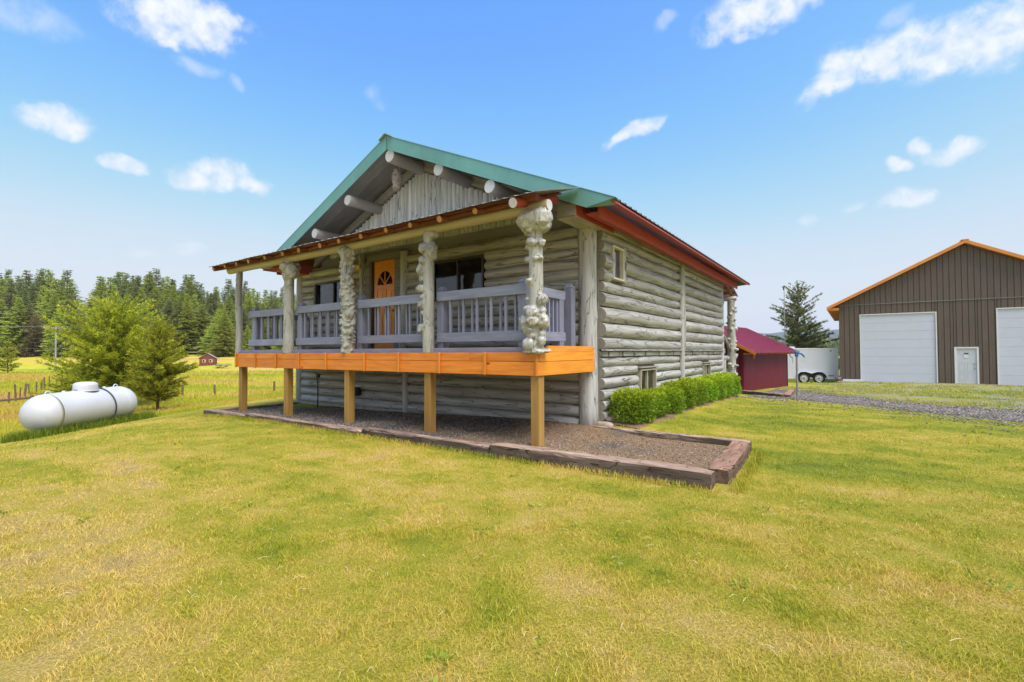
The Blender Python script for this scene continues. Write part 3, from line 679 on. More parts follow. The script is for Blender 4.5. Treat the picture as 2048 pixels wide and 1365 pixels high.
# ------------------------------------------------------------------ porch deck
deck = MB()
for i in range(12):
    pass
DB = 14
dk = MB().box((-9.1, .10, 1.30), (-.02, .135, 1.378), .004).build('porch_deck', M['rail'], cabin)
bw = (1.9 - .1) / DB
for i in range(DB):
    MB().box((-9.1, .1 + i * bw + .003, 1.345), (-.02, .1 + (i + 1) * bw - .003, 1.383), .004).build('deck_board', M['deckboard'], dk)
for xj in np.arange(-9.0, 0, .61): MB().box((xj, .14, 1.10), (xj + .04, 1.9, 1.343), .002).build('joist', M['deckpost'], dk)
L_ = -9.06
def fascia_run(a, b, z0, z1):
    MB().box((a + .003, 0, z0), (b - .003, .04, z1), .004).build('fascia_board', M['cedar_x'], dk)
for a, b in ((L_, -6.9), (-6.9, -5.26), (-5.26, -1.32), (-1.32, 0)): fascia_run(a, b, 1.166, 1.302)
for a, b in ((L_, -6.4), (-6.4, -3.98), (-3.98, 0)): fascia_run(a, b, .955, 1.160)
for xb in (-9.09, -8.14, -7.20, -6.25, -5.25, -3.99, -3.02, -2.0, -1.015, -.055):
    mb = MB(); z0, z1 = .945, 1.305; w = .055
    mb.prism([(xb, -.042, z0), (xb + w, -.042, z0), (xb + w, -.042, z1 - .03), (xb, -.042, z1 - .03)], (0, .040, 0))
    mb.prism([(xb, -.042, z1 - .029), (xb + w, -.042, z1 - .029), (xb + w, -.002, z1), (xb, -.002, z1)], (0, .0, -.0005))
    mb = MB().box((xb, -.042, z0), (xb + w, -.002, z1), .012)
    mb.build('batten', M['cedar_z'], dk)
MB().box((-.04, .045, .955), (0, 1.86, 1.160), .004).build('fascia_board', M['cedar_y'], dk)
MB().box((-.04, .045, 1.165), (.002, 1.86, 1.302), .004).build('fascia_board', M['cedar_y'], dk)
MB().box((-.055, .30, 1.305), (-.012, 1.86, 1.40), .004).build('fascia_board', M['cedar_y'], dk)
MB().box((L_ - .03, .045, .955), (L_ + .01, 1.86, 1.302), .004).build('fascia_board', M['cedar_y'], dk)
for px_, zz in ((-8.98, -.18), (-6.87, -.17), (-4.61, -.13), (-2.33, -.12), (-.10, -.12)):
    MB().box((px_ - .075, .05, zz - .25), (px_ + .075, .20, 1.10), .008).build('support_post', M['deckpost'], dk)

# ------------------------------------------------------------------ railing
rl = MB().box((-.52, .235, 1.383), (-.37, .385, 2.40), .005).build('railing', M['rail_z'], cabin)
def newel(x, y, z1=2.40, cap=True):
    MB().box((x - .075, y - .075, 1.383), (x + .075, y + .075, z1), .005).build('newel_post', M['rail_z'], rl)
    if cap:
        MB().add([(x - .08, y - .08, z1 + .002), (x + .08, y - .08, z1 + .002), (x + .08, y + .08, z1 + .002), (x - .08, y + .08, z1 + .002), (x - .03, y - .03, z1 + .07), (x + .03, y - .03, z1 + .07), (x + .03, y + .03, z1 + .07), (x - .03, y + .03, z1 + .07)],
                 [(3, 2, 1, 0), (0, 1, 5, 4), (1, 2, 6, 5), (2, 3, 7, 6), (3, 0, 4, 7), (4, 5, 6, 7)]).build('newel_cap', M['rail_z'], rl)
for nx in (-8.72, -6.62, -4.45, -2.2): newel(nx, .31)
MB().add([(-.525, .23, 2.402), (-.365, .23, 2.402), (-.365, .39, 2.402), (-.525, .39, 2.402), (-.475, .28, 2.47), (-.415, .28, 2.47), (-.415, .34, 2.47), (-.475, .34, 2.47)],
         [(3, 2, 1, 0), (0, 1, 5, 4), (1, 2, 6, 5), (2, 3, 7, 6), (3, 0, 4, 7), (4, 5, 6, 7)]).build('newel_cap', M['rail_z'], rl)
for a, b in ((-8.88, -6.86), (-6.70, -4.75), (-4.45, -2.42), (-2.24, -.36)):
    for z0, z1 in ((2.205, 2.368), (1.485, 1.643)):
        MB().box((a, .192, z0 + random.uniform(-.004, .004)), (b, .232, z1), .006).build('rail_board', M['rail'], rl)
    n = int((b - a - .3) / .148); k = 0
    x = a + .28
    while x < b - .12:
        w = .042 if k % 2 == 0 else .03; yo = .236 if k % 2 == 0 else .29
        MB().box((x - w / 2, yo, 1.55), (x + w / 2, yo + .04, 2.30), .003).build('baluster', M['rail_z'], rl); x += .149; k += 1
# return rail on the right and the tall post by the corner
newel(-.40, 1.28, 2.36, False)
for z0, z1 in ((2.205, 2.355), (1.485, 1.64)): MB().box((-.36, .395, z0), (-.32, 1.40, z1), .006).build('rail_board', M['rail_y'], rl)
for i in range(6): MB().box((-.40, .52 + i * .13, 1.55), (-.362, .56 + i * .13, 2.3), .003).build('baluster', M['rail_z'], rl)
newel(-.36, 1.62, 2.44)
MB().box((-8.90, .395, 2.205), (-8.86, 1.85, 2.36), .006).build('rail_board', M['rail_y'], rl); MB().box((-8.90, .395, 1.485), (-8.86, 1.85, 1.64), .006).build('rail_board', M['rail_y'], rl)
for i in range(11): MB().box((-8.85, .52 + i * .13, 1.55), (-8.81, .56 + i * .13, 2.3), .003).build('baluster', M['rail_z'], rl)

# ------------------------------------------------------------------ burled porch posts
def burl_post(x, y, z0, z1, r, knobs, seed, voxel=.013, bend=.02, parent=None, label=None, name='porch_post', seg=22):
    rs = random.Random(seed); mb = MB(); n = 24; pts = []; rad = []
    for i in range(n + 1):
        t = i / n; z = z0 + (z1 - z0) * t
        pts.append((x + bend * mnoise.noise(Vector((t * 2.2, seed, 0))), y + bend * mnoise.noise(Vector((0, seed, t * 2.2))), z)); rad.append(r * (1.06 - .12 * t) * (1 + .06 * mnoise.noise(Vector((seed, t * 5, 3)))))
    mb.tube(pts, rad, seg)
    for (t, th, out, kr, sz) in knobs:
        z = z0 + (z1 - z0) * t; k = min(n, int(t * n)); px_, py_, _ = pts[k]
        mb.ball((px_ + math.cos(th) * out, py_ + math.sin(th) * out, z), kr, 12, (1, 1, sz), .35)
    me = mb.mesh('tmp'); o = bpy.data.objects.new('tmp', me); sc.collection.objects.link(o)
    m = o.modifiers.new('r', 'REMESH'); m.mode = 'VOXEL'; m.voxel_size = voxel; m.use_smooth_shade = True
    s = o.modifiers.new('s', 'SMOOTH'); s.iterations = 3; s.factor = .5
    dg = bpy.context.evaluated_depsgraph_get(); me2 = bpy.data.meshes.new_from_object(o.evaluated_get(dg)); bpy.data.objects.remove(o); bpy.data.meshes.remove(me)
    me2.polygons.foreach_set('use_smooth', [True] * len(me2.polygons)); me2.name = name; me2.materials.clear()
    ob = link(name, me2, M['burl'], parent or cabin)
    if label: ob['label'] = label
    return ob
PZ0, PZ1 = 1.29, 3.44
F_ = -math.pi / 2            # towards the front
LF, RT = math.pi, 0.0
burl_post(-9.17, .10, PZ0, PZ1, .080, [(.72, RT, .055, .05, 1.8), (.62, LF, .05, .05, 1.5), (.4, F_, .05, .045, 1.4), (.88, F_, .03, .06, 1.6)], 1)
burl_post(-6.83, .10, PZ0, PZ1, .112, [(.93, F_ - .6, .08, .12, 1.0), (.87, RT, .13, .15, 1.2), (.83, F_ + .4, .08, .11, 1.1), (.93, RT + .9, .14, .11, 1.0), (.79, LF + .3, .09, .06, 1.0), (.70, LF + .5, .11, .055, 1.1), (.61, LF + .5, .10, .045, 1.4), (.56, LF + .6, .10, .045, 1.5), (.97, LF + .2, .10, .08, .9), (.76, RT - .2, .08, .07, 1.5)], 2)
kn3 = []
r3 = random.Random(5)
for i in range(170):
    t = .02 + .96 * i / 170; th = -math.pi / 2 + 2.0 * math.sin(i * 2.399) + .3 * r3.uniform(-1, 1); kn3.append((t, th, r3.uniform(.09, .135), r3.uniform(.035, .062), r3.uniform(.5, .85)))
kn3 += [(.95, F_, .06, .15, .9), (.90, F_, .03, .13, 1.2), (.36, RT - .5, .12, .09, .9), (.30, LF + .4, .12, .09, .9), (.20, RT - .4, .12, .08, .9), (.55, LF + .6, .09, .08, 1.2), (.70, RT - .6, .08, .08, 1.2)]
burl_post(-4.62, .10, PZ0, PZ1, .125, kn3, 3, .009, .07)
burl_post(-2.34, .10, PZ0, PZ1, .100, [(.97, RT, .13, .10, .8), (.86, F_ - .4, .09, .10, 1.0), (.84, RT - .3, .12, .10, 1.5), (.76, F_ - .5, .10, .085, 1.0), (.69, LF + .5, .13, .10, 1.1), (.61, LF + .6, .13, .05, 1.2), (.53, LF + .5, .14, .095, .8), (.46, LF + .8, .1, .06, .8), (.40, LF + .6, .12, .08, .9), (.33, LF + .7, .1, .045, .9), (.20, LF + .5, .12, .085, 1.1), (.80, RT, .11, .08, 1.2)], 4)
burl_post(-.10, .10, PZ0, PZ1 - .02, .108, [(.925, F_ - .7, .13, .165, .95), (.925, RT - .4, .14, .175, 1.05), (.935, F_, .1, .16, .95), (.93, 1.4, .10, .18, 1.0), (.862, F_ - .25, .10, .085, .75), (.845, LF + .45, .13, .05, .9), (.775, F_ - .3, .10, .075, .9), (.765, F_ + .2, .13, .075, .8), (.765, RT - .3, .14, .06, 1.0), (.745, LF + .5, .12, .05, .9), (.66, LF + .4, .13, .045, 1.1), (.66, RT - .4, .12, .05, .9), (.655, F_ + .5, .12, .04, 1.0), (.50, LF + .8, .12, .05, .9), (.505, F_ - .5, .12, .05, .8),
    (.37, RT - .2, .14, .085, 1.1), (.38, LF + .5, .13, .035, 1), (.305, F_ - .7, .13, .07, .8), (.28, F_ + .15, .13, .105, .95), (.29, RT - .2, .13, .07, 1.0), (.21, LF + .55, .16, .10, 1.3), (.22, F_ + .1, .14, .10, .9), (.22, RT - .25, .16, .095, 1.2), (.165, F_ - .4, .13, .10, .8), (.13, RT - .3, .14, .06, 1.0), (.115, F_ + .1, .12, .06, .8), (.085, RT - .4, .14, .07, 1.1), (.06, F_ - .3, .13, .11, .9), (.01, F_ + .7, .14, .10, .45), (.01, F_ - .6, .13, .09, .4), (.015, 0, .15, .09, .4)], 6, .011)

# ------------------------------------------------------------------ porch roof: beam, log rafters, slabs, corrugated sheet
pr = log((-9.70, .10, 3.475), (.14, .10, 3.475), .088, M['beam'], cabin, 'porch_roof', step=.5)
rot_caps(pr, M['white_end'])
def sheet_z(y): return 3.535 + (y + .36) * .295
XR = [-.226, -.987, -1.726, -2.381, -3.049, -3.753, -4.365, -5.097, -5.842, -6.47, -7.188, -7.846, -8.477, -9.148, -9.72]
for i, x in enumerate(XR):
    r = random.uniform(.046, .060); o0 = 0 if i else -.02; r = .075 if i == 0 else r
    ya = -.30 + random.uniform(-.03, .05)
    o = log((x, ya, sheet_z(ya) - .02 - r), (x, .90 if x > -1.2 or x < -8 else 1.95, sheet_z(.90 if x > -1.2 or x < -8 else 1.95) - .02 - r), r, M['red'] if i == 0 else M['rafter'], pr, 'rafter', lump=.12, bend=.02)
    rot_caps(o, M['white_end'] if i == 0 else M['rafter_end'])
xs_ = [.06] + XR
for a, b in zip(xs_[:-1], xs_[1:]):
    yb = -.06 + random.uniform(-.02, .02); z = sheet_z(yb)
    log((b + .03, yb, z - .075), (a - .03, yb, z - .07), .052, M['slab_brown'], pr, 'bark_slab', lump=.25, bend=.02, seg=10)
for yb in (-.27, .45, .95):
    MB().box((-9.85, yb, sheet_z(yb) - .022), (.10 if yb < .9 else -.4, yb + .09, sheet_z(yb) - .004), .002).build('sheathing_board', M['slab_brown'], pr)
def corr_sheet(name, outline_x, ys, zf, parent, mat, pitch=.2, amp=.012, th=.003):
    """ribbed sheet: ribs run down the slope"""
    xs = []; x = outline_x[0]
    while x < outline_x[1]:
        for dx, h in ((0, 0), (pitch * .42, 0), (pitch * .5, 1), (pitch * .62, 1), (pitch * .7, 0)): xs.append((min(x + dx, outline_x[1]), h))
        x += pitch
    xs.append((outline_x[1], 0)); vs = []; fs = []; n = len(xs)
    for layer in (0, 1):
        for yy in ys:
            for x, h in xs: vs.append((x, yy, zf(x, yy) + h * amp - layer * th))
    m = len(ys)
    for j in range(m - 1):
        for i in range(n - 1):
            a = j * n + i; fs.append((a, a + 1, a + n + 1, a + n)); b = a + m * n; fs.append((b, b + n, b + n + 1, b + 1))
    for i in range(n - 1):
        fs.append((i, i + m * n, i + 1 + m * n, i + 1)); a = (m - 1) * n + i; fs.append((a, a + 1, a + 1 + m * n, a + m * n))
    return MB().add(vs, fs).build(name, mat, parent)
corr_sheet('roof_sheet', (-9.90, -8.0), [-.36, .93], lambda x, y: sheet_z(y) + .012 * mnoise.noise(Vector((x * 1.5, 0, y))), pr, M['sheet'])
corr_sheet('roof_sheet', (-8.0, -1.1), [-.36, .9, 1.93], lambda x, y: sheet_z(y) + .012 * mnoise.noise(Vector((x * 1.5, 0, y))), pr, M['sheet'])
corr_sheet('roof_sheet', (-1.1, .20), [-.36, .94], lambda x, y: sheet_z(y) + .004 + (.02 if y > .5 else 0), pr, M['sheet'])

# ------------------------------------------------------------------ main roof
RX, RZ, EX, EZ = -4.5, 6.03, .80, 3.672         # ridge, eave (top of sheet)
Y0, Y1 = .966, 12.85
SL = (RZ - EZ) / (EX - RX)
def roof_z(x): return RZ - abs(x - RX) * SL
rf = MB()
EL = 2 * RX - EX
def slope_sheet(x0, x1, name):
    n = int((Y1 - Y0) / .23); ys = []
    for i in range(n):
        y = Y0 + .02 + i * .23
        for dy, h in ((0, 0), (.15, 0), (.165, 1), (.195, 1), (.21, 0)): ys.append((y + dy, h))
    ys.append((Y1, 0)); vs = []
    for lay in (0, 1):
        for x in (x0, x1):
            for y, h in ys: vs.append((x, y, roof_z(x) + (0 if lay == 0 else -.004) + h * .024))
    m = len(ys); fs = []
    for i in range(m - 1):
        fs += [(i, m + i, m + i + 1, i + 1), (2 * m + i, 2 * m + i + 1, 3 * m + i + 1, 3 * m + i), (i, i + 1, 2 * m + i + 1, 2 * m + i), (m + i, 3 * m + i, 3 * m + i + 1, m + i + 1)]
    return MB().add(vs, fs)
roof = slope_sheet(RX, EX, 'roof').build('roof', M['roof_sheet'], cabin)
slope_sheet(RX, EL, 'roof_sheet').build('roof_sheet', M['roof_sheet'], roof)
# soffit boards under the sheet: grey in front, red along the right eave
def soffit_board(x0, x1, y0, y1, mat, off=.03, th=.03):
    za, zb = roof_z(x0) - off, roof_z(x1) - off
    MB().prism([(x0, y0, za), (x1, y0, zb), (x1, y0, zb - th), (x0, y0, za - th)], (0, y1 - y0, 0)).build('soffit_board', mat, roof)
yb = [Y0 + .045, 1.27, 1.53, 1.78, 2.05]
for a, b in zip(yb[:-1], yb[1:]):
    soffit_board(RX, -.05, a + .002, b - .003, M['soffit']); soffit_board(RX, EL + .75, a + .002, b - .003, M['soffit'])
for i in range(3):
    xa = EX - .02 - i * .27; xb = xa - .262
    soffit_board(xb, xa, Y0 + .05 if i == 0 else Y0 + .05, Y1 - .05, M['red'], .032)
    soffit_board(2 * RX - xb, 2 * RX - xa, Y0 + .05, Y1 - .05, M['red'], .032)
# inner deck closes the roof over the rooms
for a, b in ((RX, -.06), (RX, 2 * RX + .06)): MB().prism([(a, 2.06, roof_z(a) - .03), (b, 2.06, roof_z(b) - .03), (b, 2.06, roof_z(b) - .09), (a, 2.06, roof_z(a) - .09)], (0, 10.6, 0)).build('roof_deck', M['interior'], roof)
# rake trim: bent green metal, front
MB().prism([(RX, Y0, RZ + .015), (EX + .01, Y0, EZ + .012), (.30, Y0, 3.615), (RX + .02, Y0, 5.735)][::-1], (0, .012, 0)).build('rake_trim', M['green'], roof)
MB().prism([(RX - .004, Y0 - .003, RZ + .012), (EL - .01, Y0 - .003, EZ + .012), (2 * RX - .30, Y0 - .003, 3.615), (RX - .004, Y0 - .003, 5.735)], (0, .012, 0)).build('rake_trim', M['green'], roof)
MB().prism([(RX, Y1 - .02, RZ), (EX, Y1 - .02, EZ), (.30, Y1 - .02, 3.63), (RX, Y1 - .02, 5.74)][::-1], (0, .012, 0)).build('rake_trim', M['green'], roof)
MB().prism([(RX, Y0 - .01, RZ + .02), (EX + .012, Y0 - .01, EZ + .015), (EX + .012, Y0 - .01, EZ + .006), (RX, Y0 - .01, RZ + .008)][::-1], (0, .10, 0)).build('rake_flange', M['green'], roof)
MB().prism([(RX, Y0 - .01, RZ + .02), (EL - .012, Y0 - .01, EZ + .015), (EL - .012, Y0 - .01, EZ + .006), (RX, Y0 - .01, RZ + .008)], (0, .10, 0)).build('rake_flange', M['green'], roof)
# bottom tail of the trim folds back under the eave
MB().add([(.30, Y0 + .012, 3.615), (EX + .01, Y0 + .012, EZ + .01), (EX - .02, Y0 + .30, EZ - .02), (.28, Y0 + .05, 3.62)], [(0, 1, 2, 3), (3, 2, 1, 0)]).build('trim_return', M['green'], roof)
for i in range(22):
    x = RX + .15 + (EX - RX - .5) * (i // 2 + .5 * (i % 2)) / 11; z = roof_z(x) - (.06 if i % 2 else .22)
    MB().lathe([(0, -.006), (.008, -.006), (.009, 0)], 8, Matrix.Translation((x, Y0 - .002, z)) @ Matrix.Rotation(R(90), 4, 'X')).build('screw', M['screw'], roof)
for dz in (.07, .12, .17, .22): MB().lathe([(0, -.006), (.009, -.006), (.01, 0)], 8, Matrix.Translation((RX + .03, Y0 - .002, RZ - dz)) @ Matrix.Rotation(R(90), 4, 'X')).build('screw', M['screw'], roof)
# ridge cap
MB().prism([(RX - .2, Y0 - .06, roof_z(RX - .2) + .03), (RX - .03, Y0 - .06, RZ + .045), (RX + .03, Y0 - .06, RZ + .045), (RX + .2, Y0 - .06, roof_z(RX + .2) + .03), (RX + .2, Y0 - .06, roof_z(RX + .2) + .022), (RX, Y0 - .06, RZ + .03), (RX - .2, Y0 - .06, roof_z(RX - .2) + .022)], (0, Y1 - Y0 + .08, 0)).build('ridge_cap', M['sheet'], roof)
# projecting purlin logs with whitewashed ends
for x, r, z in ((RX + .06, .145, 5.60), (RX + 1.52, .135, 4.975), (RX + 2.82, .13, 4.365), (RX - 1.42, .125, 4.90), (RX - 2.76, .12, 4.30)):
    rot_caps(log((x, 1.0, z), (x, 2.3, z), r, M['shade_log'], roof, 'purlin_log', seg=18), M['white_end'])
# wall plate beam on the right: red where it shows in front
MB().box((-.26, 1.02, 3.535), (.10, 2.55, 3.745), .01).build('plate_beam', M['red'], roof)
MB().box((-.24, 2.552, 3.54), (.095, 12.0, 3.735), .012).build('plate_beam', M['log_y'], roof)
MB().box((-.258, 1.017, 3.52), (.098, 2.6, 3.533), .003).build('plate_beam', M['log_y'], roof)
MB().box((-.255, 1.006, 3.54), (.095, 1.019, 3.74), .003).build('beam_end', M['log_end'], roof)
MB().box((-9.2, 1.02, 3.535), (-8.9, 12.6, 3.745), .01).build('plate_beam', M['red'], roof)
# red eave board
MB().box((.385, Y0 + .25, 3.50), (.425, 12.55, 3.70), .006).build('eave_board', M['red'], roof)
MB().box((.14, Y0 + .3, 3.595), (.384, 12.5, 3.615), .003).build('eave_soffit', M['red'], roof)
MB().box((2 * RX - .425, Y0 + .25, 3.50), (2 * RX - .385, 12.55, 3.70), .006).build('eave_board', M['red'], roof)
# gable: whitewashed half-log slabs between raking trims
gb = MB().prism([(RX, WY + .02, roof_z(RX) - .12), (-.5, WY + .02, roof_z(-.5) - .12), (-.5, WY + .02, 3.6), (2 * RX + .5, WY + .02, 3.6), (2 * RX + .5, WY + .02, roof_z(-.5) - .12)][::-1], (0, .08, 0)).build('gable', M['soffit'], cabin)
x = -8.0
while x < -1.0:
    w = random.uniform(.085, .15); xc = x + w / 2; zt = roof_z(xc) - .46 - random.uniform(0, .03); zb = 3.9
    if zt > zb + .1:
        log((xc, WY - .005, zb), (xc, WY - .005, zt), w * .55, M['gable'], gb, 'gable_slab', seg=10, step=.35, lump=.12, bend=.012)
    x += w
for sgn in (1, -1):
    for off, th, yy, mt in ((.20, .13, WY - .075, 'shade_log'), (.33, .10, WY - .10, 'shade_log')):
        xa, xb = RX, RX + sgn * 4.2
        MB().prism([(xa, yy, roof_z(xa) - off), (xb, yy, roof_z(xb) - off), (xb, yy, roof_z(xb) - off - th), (xa, yy, roof_z(xa) - off - th)][::int(-sgn)], (0, .07, 0)).build('rake_board', M[mt], gb)
# back porch roof and its burled post
bpr = corr_sheet('back_porch_roof', (-9.5, .12), [12.6, 14.35], lambda x, y: 3.93 - (y - 12.6) * .29, cabin, M['sheet'])
for i in range(9):
    x = -.05 - i * 1.1; rot_caps(log((x, 12.0, 4.0), (x, 14.2, 3.40), .055, M['rafter'], bpr, 'rafter'), M['rafter_end'])
for yb in (12.9, 13.4, 13.9): MB().box((-9.4, yb, 3.87 - (yb - 12.6) * .29), (.08, yb + .1, 3.89 - (yb - 12.6) * .29), .002).build('sheathing_board', M['rafter'], bpr)
log((-9.4, 13.85, 3.30), (.15, 13.85, 3.30), .09, M['log_x'], bpr, 'back_beam', step=.6)
kb = [(r3.uniform(.05, .92), r3.uniform(-3.1, 1.0), r3.uniform(.10, .17), r3.uniform(.04, .085), r3.uniform(.6, 1.2)) for _ in range(46)] + [(.30, RT - .4, .2, .07, .6), (.30, RT - .4, .25, .045, .5), (.47, RT - .3, .2, .08, .8)]
burl_post(-.05, 13.85, -.3, 3.24, .145, kb, 9, .014)
log((-.35, 12.0, 1.05), (-.02, 13.0, 1.05), .09, M['log_x'], bpr, 'stair_rail_log', step=.3)
log((-.1, 12.75, -.3), (-.1, 12.75, 1.05), .07, M['log_z'], bpr, 'stair_post', step=.3)
MB().box((-.4, 12.0, 1.22), (.0, 12.5, 1.40), .01).build('porch_step', M['rail'], bpr)
log((-.05, 12.1, 2.0), (-.05, 13.7, 1.35), .05, M['log_y'], bpr, 'hand_rail', step=.3)

# ------------------------------------------------------------------ small things on the cabin (world placed through the local frame)
def LW(x, y, z): wx, wy = l2w(x, y); return (wx, wy, z)
owl = thing('owl_decoy', 'mottled brown owl decoy hanging below the ridge log of the gable', 'owl', LW(-4.56, 1.32, 4.95), YAW)
MB().lathe([(0, 0), (.085, 0), (.10, .05), (.09, .1), (.10, .15), (.115, .24), (.11, .33), (.085, .40), (.06, .45), (.03, .47), (0, .475)], 18).build('body', M['owl'], owl)
MB().ball((0, -.03, .42), .06, 12, (1.1, .9, .9)).build('head', M['owl'], owl)
MB().lathe([(.0, 0), (.012, 0), (0, .035)], 6, Matrix.Translation((0, -.085, .42)) @ Matrix.Rotation(R(120), 4, 'X')).build('beak', M['black'], owl)
for s in (-1, 1): MB().ball((s * .022, -.08, .435), .012, 8).build('eye', M['brass'], owl)
MB().tube([(0, 0, .46), (0, .02, .62)], .004, 6).build('hanging_wire', M['black'], owl)
fl = thing('flood_light', 'twin gold flood light on the log wall beside the orange door', 'wall light', LW(-6.62, WY - .14, 3.50), YAW)
MB().lathe([(0, 0), (.05, 0), (.05, .02), (0, .02)], 14, Matrix.Rotation(R(90), 4, 'X')).build('base', M['brass'], fl)
for s in (-1, 1):
    T_ = Matrix.Translation((s * .05, -.03, -.01)) @ Matrix.Rotation(R(s * 38), 4, 'Z') @ Matrix.Rotation(R(96), 4, 'X')
    MB().lathe([(.0, 0), (.022, .0), (.03, .06), (.058, .14), (.062, .165), (.05, .168), (0, .16)], 16, T_).build('lamp_head', M['brass'], fl)
bh = thing('bird_house', 'small tan wooden bird house on the log wall under the flood light', 'bird house', LW(-6.74, WY - .20, 3.03), YAW)
MB().box((-.04, -.04, 0), (.04, .04, .16), .006).build('box', M['rafter_end'], bh); MB().box((-.05, -.055, .162), (.05, .045, .178), .003).build('lid', M['rafter_end'], bh)
MB().lathe([(0, 0), (.016, 0), (.016, .004)], 10, Matrix.Translation((0, -.042, .10)) @ Matrix.Rotation(R(90), 4, 'X')).build('entrance_hole', M['black'], bh)
gl = thing('globe_lamp', 'small gold globe lamp on the logs below the wide window', 'wall light', LW(-2.72, WY - .20, 2.42), YAW)
MB().ball((0, 0, 0), .05, 14, (1.1, 1, .75)).build('globe', M['brass'], gl); MB().lathe([(.02, 0), (.03, .06), (0, .06)], 10, Matrix.Rotation(R(-90), 4, 'X')).build('mount', M['black'], gl)
sp = thing('standpipe', 'thin black water standpipe in the gravel under the porch', 'standpipe', LW(-7.93, 1.55, -.12), YAW)
MB().tube([(0, 0, -.05), (.01, 0, .3), (-.005, 0, .80)], .016, 8).build('pipe', M['black'], sp)
MB().box((-.04, -.03, .76), (.06, .03, .86), .01).tube([(.05, 0, .83), (.12, 0, .86), (.17, 0, .83)], .012, 8).build('spout', M['black'], sp); MB().beam((-.02, 0, .87), (-.15, 0, .90), .02, .02).build('lever', M['black'], sp)
vn = thing('dryer_vent', 'black dryer vent hood on the lower logs under the porch', 'vent', LW(-6.62, WY - .15, .22), YAW)
MB().prism([(-.1, 0, 0), (-.1, 0, .2), (-.1, -.05, .2), (-.1, -.15, .02), (-.1, -.15, 0)], (.2, 0, 0)).build('hood', M['black'], vn); MB().box((-.085, -.13, -.012), (.085, -.02, -.002)).build('flap', M['hose'], vn)
for i, (x, yy, w, h) in enumerate(((.12, 1.98, .17, .07), (.16, 2.35, .20, .10), (-.45, 1.86, .15, .06))):
    z0 = tz(*l2w(x, yy)); o = MB().ball((0, 0, 0), .5, 12, (w * 2, .22, h * 2), .5).build('foundation_stone', M['stone'], None, loc=LW(x, yy, z0 + h * .25), rotz=YAW + i)
    tag(o, ('pale flat stone at the foot of the grey corner post', 'pale rounded stone beside the first shrub and log wall', 'small pale stone under the porch by the corner post')[i], 'stone')

# ------------------------------------------------------------------ gravel bed and its timbers
def in_poly_sheet(name, pts_fn, nx, ny, mat):
    V = []; 
    for j in range(ny + 1):
        for i in range(nx + 1): V.append(pts_fn(i / nx, j / ny))
    F = [(j * (nx + 1) + i, j * (nx + 1) + i + 1, (j + 1) * (nx + 1) + i + 1, (j + 1) * (nx + 1) + i) for j in range(ny) for i in range(nx)]
    return link(name, fast_mesh(name, np.array(V), np.array(F), True), mat, kind='structure')
def bed_z(x, y):
    return float(np.interp(x, [-9.6, -7, -3, 0, 2.5], [-.175, -.145, -.095, -.085, -.085])) + .10 * float(sm(1.0, 2.0, y)) * float(sm(-6, -1, x)) * float(1 - sm(.2, 1.2, x)) + .02 * mnoise.noise(Vector((x * 1.1, y * 1.1, 2)))
def bed_fn(u, v):
    x = -9.6 + 12.05 * u; y0 = -.46; y1 = 2.05 if x < .0 else 1.7; y = y0 + (y1 - y0) * v
    return LW(x, y, bed_z(x, y))
in_poly_sheet('gravel_bed', bed_fn, 96, 22, M['gravel'])
def pebbles(name, sampler, n, r0, r1, mat, seed, kind='stuff', zoff=.3):
    rg = np.random.default_rng(seed); t = (1 + 5 ** .5) / 2
    ico = np.array([(-1, t, 0), (1, t, 0), (-1, -t, 0), (1, -t, 0), (0, -1, t), (0, 1, t), (0, -1, -t), (0, 1, -t), (t, 0, -1), (t, 0, 1), (-t, 0, -1), (-t, 0, 1)]); ico /= np.linalg.norm(ico[0])
    fi = np.array([(0, 11, 5), (0, 5, 1), (0, 1, 7), (0, 7, 10), (0, 10, 11), (1, 5, 9), (5, 11, 4), (11, 10, 2), (10, 7, 6), (7, 1, 8), (3, 9, 4), (3, 4, 2), (3, 2, 6), (3, 6, 8), (3, 8, 9), (4, 9, 5), (2, 4, 11), (6, 2, 10), (8, 6, 7), (9, 8, 1)])
    P = np.array([sampler(rg) for _ in range(n)]); r = rg.uniform(r0, r1, n) ** 1.0
    S = np.stack([r * rg.uniform(.8, 1.3, n), r * rg.uniform(.7, 1.2, n), r * rg.uniform(.5, .8, n)], -1); an = rg.uniform(0, 6.28, n)
    v = ico[None] * (1 + rg.uniform(-.18, .18, (n, 12, 1))) * S[:, None]; c, s = np.cos(an)[:, None], np.sin(an)[:, None]
    X = v[..., 0] * c - v[..., 1] * s; Y = v[..., 0] * s + v[..., 1] * c; V = np.stack([X, Y, v[..., 2]], -1) + P[:, None] + np.array([0, 0, 1])[None, None] * (r * zoff)[:, None, None]
    F = (fi[None] + (np.arange(n) * 12)[:, None, None]).reshape(-1, 3)
    me = fast_mesh(name, V.reshape(-1, 3), F, False, dict(rnd=np.repeat(rg.random(n), 12)))
    return link(name, me, mat)
def pebble_mat(name, a, b, c):
    t = NT(name); at = t.n('ShaderNodeAttribute', attribute_name='rnd'); t.set(col=t.ramp(at.outputs['Fac'], [(0, a), (.5, b), (1, c)]), rough=.85, spec=.25); return t.m
M['peb'] = pebble_mat('gravel_stones', (.075, .06, .048), (.20, .165, .135), (.40, .34, .28))
def samp_bed(rg):
    while True:
        x = rg.uniform(-9.4, 2.3); y = rg.uniform(-.38, 1.85 if x < -.4 else 1.6)
        if rg.random() < (.9 if x < -3.5 else .4): return LW(x, y, bed_z(x, y))
tag(pebbles('gravel', samp_bed, 22000, .005, .013, M['peb'], 3), 'loose grey gravel spread under the porch', 'gravel', kind='stuff')
